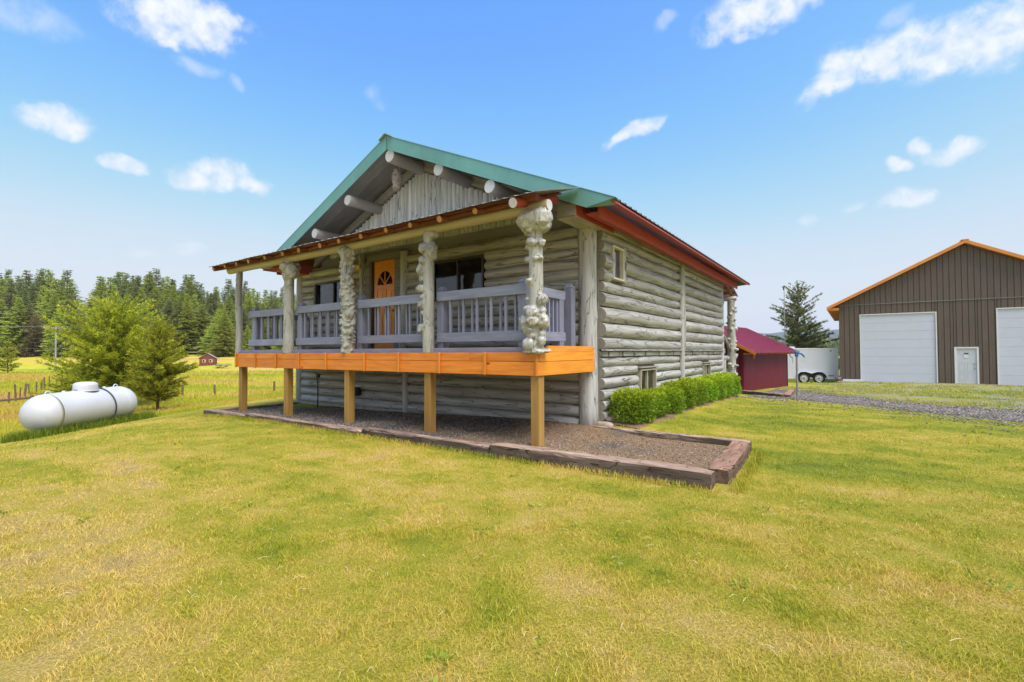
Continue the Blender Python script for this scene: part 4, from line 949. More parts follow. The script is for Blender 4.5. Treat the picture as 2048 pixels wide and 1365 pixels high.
def tie(p, q, z, w, h, label, mat='tie', seed=0, bow=.0):
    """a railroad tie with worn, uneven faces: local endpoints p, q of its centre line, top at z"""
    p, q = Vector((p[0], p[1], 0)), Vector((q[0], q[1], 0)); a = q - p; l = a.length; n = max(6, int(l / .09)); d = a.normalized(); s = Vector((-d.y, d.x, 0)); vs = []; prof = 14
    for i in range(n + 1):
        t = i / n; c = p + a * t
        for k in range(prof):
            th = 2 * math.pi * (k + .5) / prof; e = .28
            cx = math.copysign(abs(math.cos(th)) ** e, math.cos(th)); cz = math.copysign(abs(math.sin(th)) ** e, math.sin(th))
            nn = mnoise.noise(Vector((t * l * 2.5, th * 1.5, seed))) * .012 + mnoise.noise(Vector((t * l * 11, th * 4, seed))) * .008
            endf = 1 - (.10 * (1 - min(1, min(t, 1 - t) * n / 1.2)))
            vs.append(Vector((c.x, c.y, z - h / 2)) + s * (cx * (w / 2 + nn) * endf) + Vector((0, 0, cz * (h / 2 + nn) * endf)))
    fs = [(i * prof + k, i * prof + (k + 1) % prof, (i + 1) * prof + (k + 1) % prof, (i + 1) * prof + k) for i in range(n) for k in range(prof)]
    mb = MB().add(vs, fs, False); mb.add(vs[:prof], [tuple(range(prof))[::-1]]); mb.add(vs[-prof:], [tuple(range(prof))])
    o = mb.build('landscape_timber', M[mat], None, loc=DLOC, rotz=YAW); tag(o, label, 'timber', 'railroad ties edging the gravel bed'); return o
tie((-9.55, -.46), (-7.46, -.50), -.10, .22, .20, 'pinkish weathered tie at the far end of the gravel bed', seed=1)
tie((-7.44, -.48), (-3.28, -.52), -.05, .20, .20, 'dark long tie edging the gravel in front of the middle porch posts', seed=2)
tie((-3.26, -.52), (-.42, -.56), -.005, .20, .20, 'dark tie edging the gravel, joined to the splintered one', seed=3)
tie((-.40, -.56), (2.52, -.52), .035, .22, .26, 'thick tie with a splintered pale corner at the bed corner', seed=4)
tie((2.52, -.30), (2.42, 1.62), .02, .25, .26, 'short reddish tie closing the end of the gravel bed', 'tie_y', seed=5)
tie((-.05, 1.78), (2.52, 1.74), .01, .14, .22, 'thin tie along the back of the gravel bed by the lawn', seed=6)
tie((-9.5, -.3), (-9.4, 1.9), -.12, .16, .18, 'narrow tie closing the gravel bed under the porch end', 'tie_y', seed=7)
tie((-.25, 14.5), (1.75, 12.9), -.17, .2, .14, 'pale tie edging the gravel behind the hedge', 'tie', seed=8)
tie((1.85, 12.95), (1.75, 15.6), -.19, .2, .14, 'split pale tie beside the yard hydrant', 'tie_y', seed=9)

# ------------------------------------------------------------------ gravel drive
PATH_A = [(.75, 11.4), (2.3, 11.9), (4.25, 10.5), (5.45, 9.2), (6.5, 8.1), (8.6, 6.6), (11, 5.4)]          # near edge (local)
PATH_B = [(.9, 18.8), (2.6, 16.6), (4.6, 13.5), (6.1, 12.3), (7.6, 11.6), (10, 10.6), (13, 9.5)]          # far edge
def poly_at(P, t):
    f = t * (len(P) - 1); i = min(int(f), len(P) - 2); f -= i; return (P[i][0] * (1 - f) + P[i + 1][0] * f, P[i][1] * (1 - f) + P[i + 1][1] * f)
def path_fn(u, v):
    a = poly_at(PATH_A, u); b = poly_at(PATH_B, u); n1 = 1.0 * mnoise.noise(Vector((u * 22, 1, 0))) + .7 * mnoise.noise(Vector((u * 70, 5, 0))) + .5 * mnoise.noise(Vector((u * 160, 8, 0))); n2 = 1.6 * mnoise.noise(Vector((u * 20, 9, 0))) + 1.0 * mnoise.noise(Vector((u * 66, 3, 0))) + .6 * mnoise.noise(Vector((u * 150, 2, 0)))
    w = v + (n1 * (1 - v) * .12 + n2 * v * .12); x = a[0] + (b[0] - a[0]) * w; y = a[1] + (b[1] - a[1]) * w; wx, wy = l2w(x, y)
    return (wx, wy, tz(wx, wy) + .018 * math.sin(math.pi * v) ** .5 + .004 - (.03 if v in (0, 1) else 0))
in_poly_sheet('gravel_path', path_fn, 160, 18, M['path'])
def samp_path(rg):
    u, v = rg.random(), rg.normal(.5, .42); x, y, z = path_fn(u, min(.98, max(.02, v))) if 0 < v < 1 else path_fn(u, v); return (x, y, tz(x, y) + (.015 if 0 < v < 1 else 0))
tag(pebbles('path_gravel', samp_path, 12000, .010, .026, M['peb'], 8), 'loose grey gravel on the drive beside the lawn', 'gravel', kind='stuff')
def mulch():
    def fn(u, v):
        y = 2.1 + 9.4 * u; x = .05 + (.72 + .22 * mnoise.noise(Vector((u * 9, 2, 0))) + .1 * mnoise.noise(Vector((u * 40, 2, 0)))) * v; wx, wy = l2w(x, y); return (wx, wy, tz(wx, wy) + .012 - (.03 if v == 1 else 0))
    in_poly_sheet('hedge_bed', fn, 120, 8, M['gravel'])
mulch()

# ------------------------------------------------------------------ propane tank
def tank():
    a = Vector((-11.83, 12.30, -.215)); r = .5; l = 2.065; d = Vector((math.cos(1.521), math.sin(1.521), .023)); d.normalize(); b = a + d * l
    zx = Vector((0, 0, 1)); sx = d.cross(zx).normalized(); up = sx.cross(d)
    t = thing('propane_tank', 'white propane tank with dome lid lying in tall grass', 'propane tank', tuple((a + b) / 2 - Vector((0, 0, .55))))
    O = t.location
    Mx = Matrix((( sx.x, up.x, d.x, a.x - O.x), (sx.y, up.y, d.y, a.y - O.y), (sx.z, up.z, d.z, a.z - O.z), (0, 0, 0, 1)))
    prof = [(r * math.cos(R(90 - i * 9)) if i else .001, -r * .78 * math.sin(R(90 - i * 9))) for i in range(11)]
    prof = [(max(.001, r * math.sin(R(i * 9))), -.476 * math.cos(R(i * 9))) for i in range(11)] + [(r * 1.0, .0), (r * 1.004, .012), (r * 1.004, .035), (r, .05)] + [(r, l * k / 6) for k in range(1, 6)] + [(r, l - .05), (r * 1.004, l - .035), (r * 1.004, l - .012)] + [(max(.001, r * math.cos(R(i * 9))), l + .476 * math.sin(R(i * 9))) for i in range(11)]
    MB().lathe(prof, 48, Mx).build('shell', M['white_metal'], t)
    c = Mx @ Vector((0, r - .04, l * .52)); dome = MB().lathe([(.27, 0), (.27, .16), (.255, .215), (.2, .245), (.1, .26), (.001, .262)], 28, Matrix.Translation(c)); dome.build('dome_lid', M['white_metal'], t)
    MB().lathe([(.275, .0), (.29, .0), (.29, .03), (.275, .03)], 28, Matrix.Translation(c)).build('dome_flange', M['white_metal'], t)
    for k in (.02, .98):
        c2 = Mx @ Vector((0, r - .01, l * k)); MB().tube([c2 + d * (.07 * math.cos(x)) + up * (.075 * math.sin(x)) for x in [R(i * 20) for i in range(10)]], .016, 8).build('lifting_lug', M['white_metal'], t)
    for k in (.22, .8): c2 = Mx @ Vector((0, r - .01, l * k)); MB().lathe([(.04, 0), (.04, .035), (.03, .045), (0, .045)], 12, Matrix.Translation(c2)).build('fitting', M['white_metal'], t)
    pts = [Mx @ Vector((-.06, r + .10, l * .62)), Mx @ Vector((.05, r + .06, l * .66))] + [Mx @ Vector(((r + .025) * math.sin(R(q)), (r + .025) * math.cos(R(q)), l * (.68 + q * .0004))) for q in range(10, 115, 8)] + [Mx @ Vector((r * .85, -r * .8, l * .72))]
    # the hose runs down the side that faces the lawn
    if (Mx @ Vector((1, 0, 0)) - Mx @ Vector((0, 0, 0))).y > 0:
        pts = [Mx @ Vector((.06, r + .10, l * .62)), Mx @ Vector((-.05, r + .06, l * .66))] + [Mx @ Vector((-(r + .025) * math.sin(R(q)), (r + .025) * math.cos(R(q)), l * (.68 + q * .0004))) for q in range(10, 115, 8)] + [Mx @ Vector((-r * .85, -r * .8, l * .72))]
    MB().tube(pts, .018, 8).build('gas_hose', M['hose'], t)
    for k in (.1, .86):
        c3 = Mx @ Vector((0, -r + .02, l * k)); MB().box((c3.x - .2, c3.y - .12, c3.z - .28), (c3.x + .2, c3.y + .12, c3.z + .05), .01).build('foot', M['concrete'], t)
    MB().box(tuple(c + Vector((-.06, -.30, .02))), tuple(c + Vector((.02, -.265, .07))), .006).build('latch', M['steel'], t)
tank()

# ------------------------------------------------------------------ leaves: generic clouds of small faces
def leaf_mesh(name, P, Dn, ln, wd, seed, per=1, spread=.6, tip=None, tri=True, droop=0.0, lnv=None):
    """P (n,3) roots, Dn (n,3) directions; `per` narrow leaves fan out from each root"""
    rg = np.random.default_rng(seed); n = len(P); P = np.repeat(P, per, 0); Dn = np.repeat(Dn, per, 0); N = n * per
    D = Dn + rg.normal(0, spread, (N, 3)); D[:, 2] -= droop; D /= np.linalg.norm(D, axis=1, keepdims=True) + 1e-9
    k_ = np.ones((N, 1)) if lnv is None else np.repeat(lnv, per)[:, None]; L = ln * k_ * rg.uniform(.65, 1.25, (N, 1)); W = wd * k_ ** .5 * rg.uniform(.7, 1.3, (N, 1))
    r = rg.normal(0, 1, (N, 3)); S = np.cross(D, r); S /= np.linalg.norm(S, axis=1, keepdims=True) + 1e-9
    if tri:
        V = np.stack([P - S * W * .5, P + S * W * .5, P + D * L], 1); k = 3
    else:
        V = np.stack([P, P + D * L * .5 + S * W * .5, P + D * L, P + D * L * .5 - S * W * .5], 1); k = 4
    F = np.arange(N * k).reshape(N, k); rn = np.repeat(rg.random(N), k)
    at = dict(rnd=rn)
    if tip is not None: at['tip'] = np.repeat(np.repeat(tip, per), k)
    return fast_mesh(name, V.reshape(-1, 3), F, False, at)

# ------------------------------------------------------------------ clipped shrubs along the side wall
def shrub_mesh(w, d_, h, seed, n=2600):
    rg = np.random.default_rng(seed); P = []; D = []; T = []
    while len(P) < n:
        q = rg.uniform(-1, 1, 3); m = (abs(q[0]) ** 3.2 + abs(q[1]) ** 3.2 + abs(q[2]) ** 3.6) ** (1 / 3.3)
        if m < 1e-3 or m > 1.0: continue
        lump = 1 + .16 * mnoise.noise(Vector((q[0] * 2.2 + seed, q[1] * 2.2, q[2] * 2.2)))
        s = rg.uniform(.62, 1.0) ** .5 / m if rg.random() < .8 else rg.uniform(.4, .9)
        p = q * s * lump; P.append((p[0] * w / 2, p[1] * d_ / 2, (p[2] * .5 + .5) * h)); D.append(q / np.linalg.norm(q) + np.array([0, 0, .35])); T.append(max(0, p[2]) ** 2 * rg.random() * 1.2 + (.25 if rg.random() < .08 else 0))
    return leaf_mesh('foliage', np.array(P), np.array(D), .055, .030, seed, 2, .55, np.clip(np.array(T), 0, 1), False)
SHR = [(2.66, .70, .94, .57), (3.50, .62, .86, .47), (4.42, .74, .95, .50), (5.38, .76, 1.02, .58), (6.40, .74, 1.05, .60), (7.42, .76, 1.05, .58), (8.44, .78, 1.05, .62), (9.46, .80, 1.08, .66), (10.5, .82, 1.08, .68)]
SHL = ['shrub nearest the grey corner post, dark with reddish lower leaves', 'low second shrub below the basement window with dull top', 'third shrub from the corner post, right of the basement window', 'fourth clipped shrub from the corner post', 'fifth clipped shrub from the corner post, lighter yellow green', 'sixth clipped shrub from the corner post', 'seventh clipped shrub, below the small far basement window', 'eighth clipped shrub, next to last toward the back porch', 'last clipped shrub in the row, beside the burled back post']
for i, (yy, w, l, h) in enumerate(SHR):
    x = .40; wx, wy = l2w(x, yy); z = tz(wx, wy)
    t = thing('boxwood_shrub', 'clipped green ' + SHL[i], 'shrub', (wx, wy, z - .01), YAW, 'clipped shrubs along the log wall')
    link('foliage', shrub_mesh(w, l * 1.08, h, 40 + i), M['boxleaf'], t)
    tw = MB(); rs = random.Random(i)
    for k in range(14):
        a = rs.uniform(0, 6.28); e = (math.cos(a) * w * .34, math.sin(a) * l * .38, h * rs.uniform(.55, .85)); tw.tube([(e[0] * .15, e[1] * .2, -.03), (e[0] * .5, e[1] * .5, h * .35), e], [.014, .009, .004], 5)
    tw.build('stems', M['bark'], t)

# ------------------------------------------------------------------ conifers
def conifer(seed, H, rad, nwh, per, blen, bw, droop, top=1.0, upc=.15, base=.06, spread=.45, tuft=5, asym=.25, pw=.8):
    """returns (trunk mesh, crown mesh): tapered stem, whorls of limbs, sprays of needles along each limb"""
    rs = random.Random(seed); tr = MB(); lean = (rs.uniform(-.02, .02), rs.uniform(-.02, .02))
    ax = lambda z: Vector((lean[0] * z + .01 * H * math.sin(z / H * 5 + seed), lean[1] * z, z))
    tr.tube([ax(H * k / 8 - (.2 if k == 0 else 0)) for k in range(9)], [H * .016 * (1 - k / 8.3) + .004 for k in range(9)], 8)
    P = []; D = []; T = []; Q = []
    for i in range(nwh):
        t = base + (1 - base) * (i + rs.random() * .6) / nwh; z = H * t
        if z > H * .995: continue
        R0 = rad * (1 - t) ** pw * (.25 + .75 * min(1, (t - base) / .12 + .3)) + .02 * H * (1 - t) + .004 * H
        nb = per if t < .9 else max(3, per - 2)
        for k in range(nb):
            az = rs.uniform(0, 2 * math.pi); L = R0 * rs.uniform(1 - asym * 2, 1 + asym * .6) * (1 + .2 * mnoise.noise(Vector((math.cos(az), math.sin(az), seed + t * 4)))); L = max(L, .02 * H)
            o = ax(z); dirv = Vector((math.cos(az), math.sin(az), 0)); rise = (upc + .55 * t ** 2); pts = []
            for q in range(5):
                f = q / 4; pts.append(o + dirv * (L * f) + Vector((0, 0, L * (rise * f - droop * f * f * (1 - t * .7)))))
            if L > .05 * H and (k % 2 == 0): tr.tube(pts, [.0035 * H * (1 - f / 4.6) * (1.1 - t) + .003 for f in range(5)], 4, False)
            ns = max(2, int(L / (blen * .42)))
            for q in range(ns):
                f = .22 + .78 * (q + rs.random()) / ns; f = min(f, 1); j = min(3, int(f * 4)); p = pts[j].lerp(pts[j + 1], f * 4 - j); side = Vector((-dirv.y, dirv.x, 0)) * rs.uniform(-1, 1) * L * .22 * (1.1 - f)
                P.append(tuple(p + side)); dd = (pts[j + 1] - pts[j]).normalized() + side * (.7 / max(L, .01)) + Vector((0, 0, .12)); D.append(tuple(dd)); Q.append(.3 + .7 * (1 - t) ** .6); T.append(max(0, (f - .55) / .45) * rs.random() * (.35 + .65 * t))
    for q in range(6): P.append(tuple(ax(H * (1 - .012 * q)))); D.append((rs.uniform(-.2, .2), rs.uniform(-.2, .2), 1.6)); T.append(.8); Q.append(.5)
    cm = leaf_mesh('crown', np.array(P), np.array(D), blen, bw, seed, tuft, spread, np.array(T), lnv=np.array(Q))
    tm = tr.mesh('trunk'); return tm, cm
def tree(name, label, cat, loc, meshes, mat, group=None, rotz=0, scale=1.0, sxy=1.0):
    t = thing(name, label, cat, loc, rotz, group); t.scale = (scale * sxy, scale * sxy, scale)
    link('trunk', meshes[0], M['bark'], t); link('crown', meshes[1], mat, t); return t
# the pair of bushy young pines behind the tank
gx, gy = -17.7, 21.6
big = conifer(3, 4.35, 2.35, 46, 13, .20, .036, .06, upc=.46, base=.03, spread=.65, tuft=12, asym=.42, pw=.36)
tree('young_pine', 'broad bushy bright green pine behind the white tank', 'tree', (gx, gy, tz(gx, gy)), big, M['needle_bright'], None, .4)
gx, gy = -14.1, 19.3
sml = conifer(5, 3.55, 1.15, 38, 10, .18, .032, .10, upc=.40, base=.10, spread=.62, tuft=11, asym=.42, pw=.42)
tree('young_pine', 'narrower young pine with bare lower trunk beside the tank', 'tree', (gx, gy, tz(gx, gy)), sml, M['needle_bright'], None, 1.1)
gx, gy = -18.9, 20.4
low = conifer(6, 1.3, 1.1, 12, 7, .17, .028, .15, upc=.25, base=.05, spread=.6, tuft=8, asym=.35, pw=.5)
tree('young_pine', 'low spreading pine at the left foot of the broad bushy pine', 'tree', (gx, gy, tz(gx, gy)), low, M['needle_bright'])
gx, gy = -60.5, 58.0
tree('young_pine', 'small bright green sapling alone in the meadow by the forest', 'tree', (gx, gy, tz(gx, gy)), conifer(8, 4.0, 1.5, 18, 6, .35, .09, .1, upc=.4, tuft=5), M['needle_bright'])
# open grown pine beyond the trailer
gx, gy = 26.7, 45.0
tree('open_pine', 'ragged open pine behind the white cargo trailer and red shed', 'tree', (gx, gy, tz(gx, gy)), conifer(12, 8.6, 2.9, 36, 9, .34, .06, .22, upc=.50, base=.08, spread=.65, tuft=14, asym=.5, pw=.55), M['needle_pine'], None, 2.2)
for i, (gx, gy, hh, lb) in enumerate(((24.0, 47.0, 3.6, 'low dark pine left of the ragged open pine'), (31.5, 50.0, 3.3, 'low spreading pine right of the ragged open pine'), (34.6, 52, 2.6, 'small olive pine next to the garage corner'))):
    tree('young_pine', lb, 'tree', (gx, gy, tz(gx, gy)), conifer(20 + i, hh, 2.0, 16, 7, .30, .06, .15, upc=.4, tuft=8, asym=.4, pw=.5), M['needle_pine'])

# forest beyond the meadow
KINDS = []
for i in range(3): KINDS.append(('larch_tree', 'bright feathery larch standing among the forest beyond the meadow', conifer(60 + i, 16, 3.1, 58, 10, .50, .17, .22, upc=.16, base=.03, spread=.5, tuft=6, asym=.25, pw=1.0), 'larch'))
for i in range(3): KINDS.append(('fir_tree', 'dark dense fir standing among the forest beyond the meadow', conifer(70 + i, 17, 2.9, 60, 10, .50, .18, .32, upc=.06, base=.04, spread=.5, tuft=6, asym=.3, pw=.95), 'fir'))
KINDS.append(('spruce_tree', 'browning half dead spruce in the forest edge left of the utility pole', conifer(80, 15, 2.8, 40, 8, .6, .16, .32, upc=.05, spread=.5, tuft=4, asym=.4, pw=.6), 'deadfir'))
KINDS.append(('snag_pine', 'dark round topped pine rising above the forest canopy', conifer(90, 19, 2.0, 50, 8, .5, .18, .2, upc=.2, base=.12, spread=.6, tuft=6, asym=.45, pw=.8), 'fir'))
def skyline(az):      # crown-top elevation (tangent) of the forest against the sky, by azimuth tangent x/y
    return np.interp(az, [-1.2, -1.08, -1.04, -1.0, -.96, -.93, -.905, -.895, -.885, -.875, -.865, -.84, -.80, -.76, -.72, -.68, -.64, -.60, -.56, -.52, -.48, -.44, -.40, -.34, -.25],
                     [.195, .192, .187, .180, .190, .186, .178, .15, .108, .108, .165, .183, .186, .184, .176, .168, .157, .150, .152, .148, .140, .128, .140, .12, .10])
FT = []
rsf = random.Random(21)
for row, (dep, n) in enumerate(((88, 30), (93, 36), (99, 40), (106, 42), (115, 44))):
    for i in range(n):
        az = -1.16 + (1.16 - .26) * (i + rsf.uniform(.1, .9)) / n; y = dep + rsf.uniform(-2.5, 2.5) + (4 if az > -.6 else 0); x = az * y; z = tz(x, y)
        top = float(skyline(az)) * y * (.62 + .095 * row if row < 4 else rsf.uniform(.93, 1.0)) * rsf.uniform(.9, 1.06) + CAM_Z
        if -.915 < az < -.858: top = min(top, .085 * y + CAM_Z)
        FT.append((x, y, z, max(3.0, top - z), row))
for i in range(16):                                          # small trees along the meadow edge
    az = -1.1 + .8 * (i + rsf.random()) / 16; y = 84.5 + rsf.uniform(-1, 1); x = az * y
    if not -.72 < az < -.6: FT.append((x, y, tz(x, y), rsf.uniform(5, 9), 0))
base_objs = {}
for j, (x, y, z, h, row) in enumerate(FT):
    u = rsf.random(); a = x / y
    if row == 4: k = rsf.choice([3, 4, 5, 7, 0])
    elif row >= 2: k = rsf.choice([0, 1, 2, 3, 4, 5])
    else: k = rsf.choice([0, 1, 2, 0, 1, 2, 3, 4])
    if a < -.98 and row < 2 and u < .35: k = 6
    nm, lb, ms, mt = KINDS[k]; H0 = (16, 16, 16, 17, 17, 17, 15, 19)[k]; s = h / H0; wob = rsf.uniform(1.35, 1.9) * (1.15 if s < .7 else 1)
    if k not in base_objs: o = tree(nm, lb, 'tree', (x, y, z - .1), ms, M[mt], 'conifers of the forest beyond the meadow', rsf.uniform(0, 6.28), s, wob); base_objs[k] = o
    else: o = copy_tree(base_objs[k], None, loc=(x, y, z - .1), rotz=rsf.uniform(0, 6.28), scale=(s * wob, s * wob, s))
# far wood at the right, one dark band below the hills
def far_wood():
    rg = np.random.default_rng(5); P = []; D = []
    for i in range(520):
        az = rg.uniform(.38, 1.0); y = rg.uniform(300, 420); x = az * y; h = rg.uniform(7, 13); z = tz(x, y) - .15 * 1; 
        for k in range(16):
            t = k / 15; rr = (1 - t) * 2.6 + .2
            for q in range(5):
                a = rg.uniform(0, 6.28); P.append((x + math.cos(a) * rr * .4, y + math.sin(a) * rr * .4, z + h * t)); D.append((math.cos(a), math.sin(a), -.25))
    link('far_wood', leaf_mesh('far_wood', np.array(P), np.array(D), 2.2, 1.1, 4, 1, .3), M['fir'], label='distant dark conifer wood in a band below the blue hills', cat='wood', kind='stuff')
far_wood()

# ------------------------------------------------------------------ grass
def blades(name, XY, hgt, wid, mat, seed, lean=.8, zoff=0, label=None, segs_=2):
    rg = np.random.default_rng(seed); n = len(XY); x, y = XY[:, 0], XY[:, 1]; z = terrain(x, y) + zoff; an = rg.uniform(0, 6.283, n); h = hgt * rg.uniform(.45, 1.3, n); w = wid * rg.uniform(.7, 1.3, n)
    dx, dy = np.cos(an), np.sin(an); la = rg.uniform(0, np.pi * 2, n); ln = lean * rg.uniform(.15, 1.0, n) * h; bx, by = np.cos(la) * ln, np.sin(la) * ln
    B = np.stack([x, y, z], -1); S = np.stack([dx * w / 2, dy * w / 2, 0 * w], -1)
    m = B + np.stack([bx * .35, by * .35, h * .55], -1); t = B + np.stack([bx, by, h * .9], -1)
    V = np.stack([B - S, B + S, m + S * .8, m - S * .8, t], 1).reshape(-1, 3); o = np.arange(n) * 5
    F = np.concatenate([np.stack([o, o + 1, o + 2], -1), np.stack([o, o + 2, o + 3], -1), np.stack([o + 3, o + 2, o + 4], -1)])
    return link(name, fast_mesh(name, V, F, False, dict(rnd=np.repeat(rg.random(n), 5))), mat, kind='stuff', label=label, cat='grass')
def vnoise(x, y, f, seed=0):
    x = x * f + seed * 17.3; y = y * f + seed * 9.1; xi, yi = np.floor(x), np.floor(y); u, v = x - xi, y - yi; u = u * u * (3 - 2 * u); v = v * v * (3 - 2 * v)
    h = lambda a, b: np.modf(np.abs(np.sin(a * 127.1 + b * 311.7 + seed) * 43758.5453))[0]
    return (h(xi, yi) * (1 - u) + h(xi + 1, yi) * u) * (1 - v) + (h(xi, yi + 1) * (1 - u) + h(xi + 1, yi + 1) * u) * v
def lawn_points(n, d0, d1, pw, seed):
    rg = np.random.default_rng(seed); d = np.exp(rg.uniform(np.log(d0), np.log(d1), n)) if pw == 2 else np.sqrt(rg.uniform(d0 ** 2, d1 ** 2, n))
    a = rg.uniform(R(-54), R(54), n); x, y = d * np.sin(a), d * np.cos(a); lx, ly = w2l(x, y)
    bed = (lx > -9.65) & (lx < 2.66) & (ly > -.66) & (ly < 1.88); house = (lx > -9.7) & (lx < .85 + .12 * np.sin(ly * 3)) & (ly > 1.7) & (ly < 14.6)
    nearE = np.array([p[0] for p in PATH_A]), np.array([p[1] for p in PATH_A]); pa = np.interp(lx, *nearE); path = (lx > .6) & (ly > pa + .25) 
    mead = ((x < -6.1) & (y > lawn_edge(x) + .3)) | (x < -14)
    bare = (.55 * vnoise(x, y, 1.7, 3) + .45 * vnoise(x, y, 5.5, 4)) < .13 + .14 * rg.random(n)
    return np.stack([x, y], -1)[~(bed | house | path | mead | bare)]
P1 = lawn_points(110000, 1.7, 4.2, 1, 1); P2 = lawn_points(230000, 4.0, 17, 2, 2)
d2 = np.hypot(P2[:, 0], P2[:, 1])
h1 = .018 + .030 * vnoise(P1[:, 0], P1[:, 1], 4.5, 7) ** 1.5; h2 = .018 + .030 * vnoise(P2[:, 0], P2[:, 1], 4.5, 7) ** 1.5
blades('lawn_grass', P1, h1, .0036, M['blade'], 5, 1.3, -.004, 'short dry mown lawn grass in front of the cabin')
blades('lawn_grass', P2, h2, np.clip(.0032 * (d2 / 3.0) ** .75, .0035, .014), M['blade'], 6, 1.2, -.004, 'short yellow green mown grass around the cabin')
def strands():
    rg = np.random.default_rng(31); XY = lawn_points(1000, 1.8, 7.0, 1, 33); n = len(XY); x, y = XY[:, 0], XY[:, 1]; a = rg.uniform(0, 6.283, n); l = rg.uniform(.03, .075, n); w = .0012 + .0003 * np.hypot(x, y)
    dx, dy = np.cos(a), np.sin(a); z = terrain(x, y) + rg.uniform(.008, .03, n); c = rg.normal(0, .25, n); P = []
    for t in (0, .5, 1.0):
        off = c * l * (t - .5) ** 2 * 2; cx, cy = x + dx * l * t - dy * off, y + dy * l * t + dx * off; cz = z + .012 * np.sin(t * 3.1) ; P += [np.stack([cx - dy * w / 2, cy + dx * w / 2, cz], -1), np.stack([cx + dy * w / 2, cy - dx * w / 2, cz + .001], -1)]
    V = np.stack(P, 1).reshape(-1, 3); o = np.arange(n) * 6; F = np.concatenate([np.stack([o, o + 1, o + 3, o + 2], -1), np.stack([o + 2, o + 3, o + 5, o + 4], -1)])
    t = NT('dry_straw'); at = t.n('ShaderNodeAttribute', attribute_name='rnd'); t.set(col=t.mix(at.outputs['Fac'], (.46, .36, .13), (.66, .54, .29)), rough=.7, spec=.2)
    link('mown_straw', fast_mesh('mown_straw', V, F, False, dict(rnd=np.repeat(rg.random(n), 6))), t.m, kind='stuff', label='loose pale mown straw lying on the front lawn', cat='straw')
strands()
def weeds():
    rg = np.random.default_rng(41); C = lawn_points(170, 2.0, 12.0, 1, 43); C = C[vnoise(C[:, 0], C[:, 1], .9, 12) > .52]; P = []; D = []
    for cx, cy in C:
        k = rg.integers(6, 16); r_ = rg.uniform(.02, .09)
        for _ in range(k):
            a = rg.uniform(0, 6.28); q = r_ * rg.random() ** .5; x, y = cx + math.cos(a) * q, cy + math.sin(a) * q; P.append((x, y, tz(x, y) + rg.uniform(.005, .03))); D.append((math.cos(a), math.sin(a), .55))
    link('lawn_weeds', leaf_mesh('lawn_weeds', np.array(P), np.array(D), .042, .018, 7, 1, .3, None, False), M['weed'], kind='stuff', label='small broad leaved green weeds scattered through the front lawn', cat='weeds')
M['weed'] = leafmat('weed_leaf', (.30, .42, .05), (.46, .58, .07), None, .35)
weeds()
def yard_points(n, seed):
    rg = np.random.default_rng(seed); d = np.exp(rg.uniform(np.log(11), np.log(40), n)); a = rg.uniform(R(18), R(54), n); x, y = d * np.sin(a), d * np.cos(a); lx, ly = w2l(x, y)
    pb = np.interp(lx, [p[0] for p in PATH_B], [p[1] for p in PATH_B]); keep = (lx > 1.2) & (ly > pb - .5) & (ly < 32.4) & ~((lx < 1.9) & (ly < 23)) & (.6 * vnoise(x, y, .55, 21) + .4 * vnoise(x, y, 2.2, 22) > .34 + .2 * rg.random(n))
    return np.stack([x, y], -1)[keep]
PY_ = yard_points(90000, 51); dy_ = np.hypot(PY_[:, 0], PY_[:, 1])
blades('yard_grass', PY_, .05 + .0012 * dy_, .006 * (dy_ / 10) ** .9, M['blade'], 52, 1.0, -.01, 'thin patchy grass between the gravel drive and the garage')
# longer tufts against the timbers and posts
def line_pts(p, q, n, sp_, seed):
    rg = np.random.default_rng(seed); t = rg.random(n); lx = p[0] + (q[0] - p[0]) * t + rg.normal(0, sp_, n); ly = p[1] + (q[1] - p[1]) * t + rg.normal(0, sp_, n); x, y = l2w(lx, ly); return np.stack([x, y], -1)
E1 = np.concatenate([line_pts((-9.6, -.66), (2.6, -.70), 5200, .035, 1), line_pts((2.76, -.6), (2.66, 1.7), 1400, .04, 2), line_pts((0, 1.92), (2.6, 1.9), 1500, .04, 3), line_pts((2.3, 1.5), (1.2, 1.6), 300, .08, 4)])
blades('edge_grass', E1, .085, .006, M['blade'], 9, .7, -.01, 'longer tufts of grass along the timber edging')
def tank_grass():
    rg = np.random.default_rng(3); n = 5200; t = rg.uniform(-.15, 1.1, n); a = np.array([-11.62, 11.7]); b = np.array([-11.32, 14.75]); o = rg.normal(0, .16, n)
    nrm = np.array([1.0, 0]); x = a[0] + (b[0] - a[0]) * t + nrm[0] * o; y = a[1] + (b[1] - a[1]) * t + nrm[1] * o; return np.stack([x, y], -1)
blades('tall_grass', tank_grass(), .26, .011, M['tall'], 12, .55, -.02, 'tall green grass growing under the white tank')
def meadow_pts(n, seed):
    rg = np.random.default_rng(seed); y = np.exp(rg.uniform(np.log(11), np.log(62), n)); az = rg.uniform(-1.2, -.28, n); x = az * y; k = ((x < -6.1) & (y > lawn_edge(x) + .1)) | (x < -14); return np.stack([x, y], -1)[k]
PM = meadow_pts(90000, 4); dm = np.hypot(PM[:, 0], PM[:, 1])
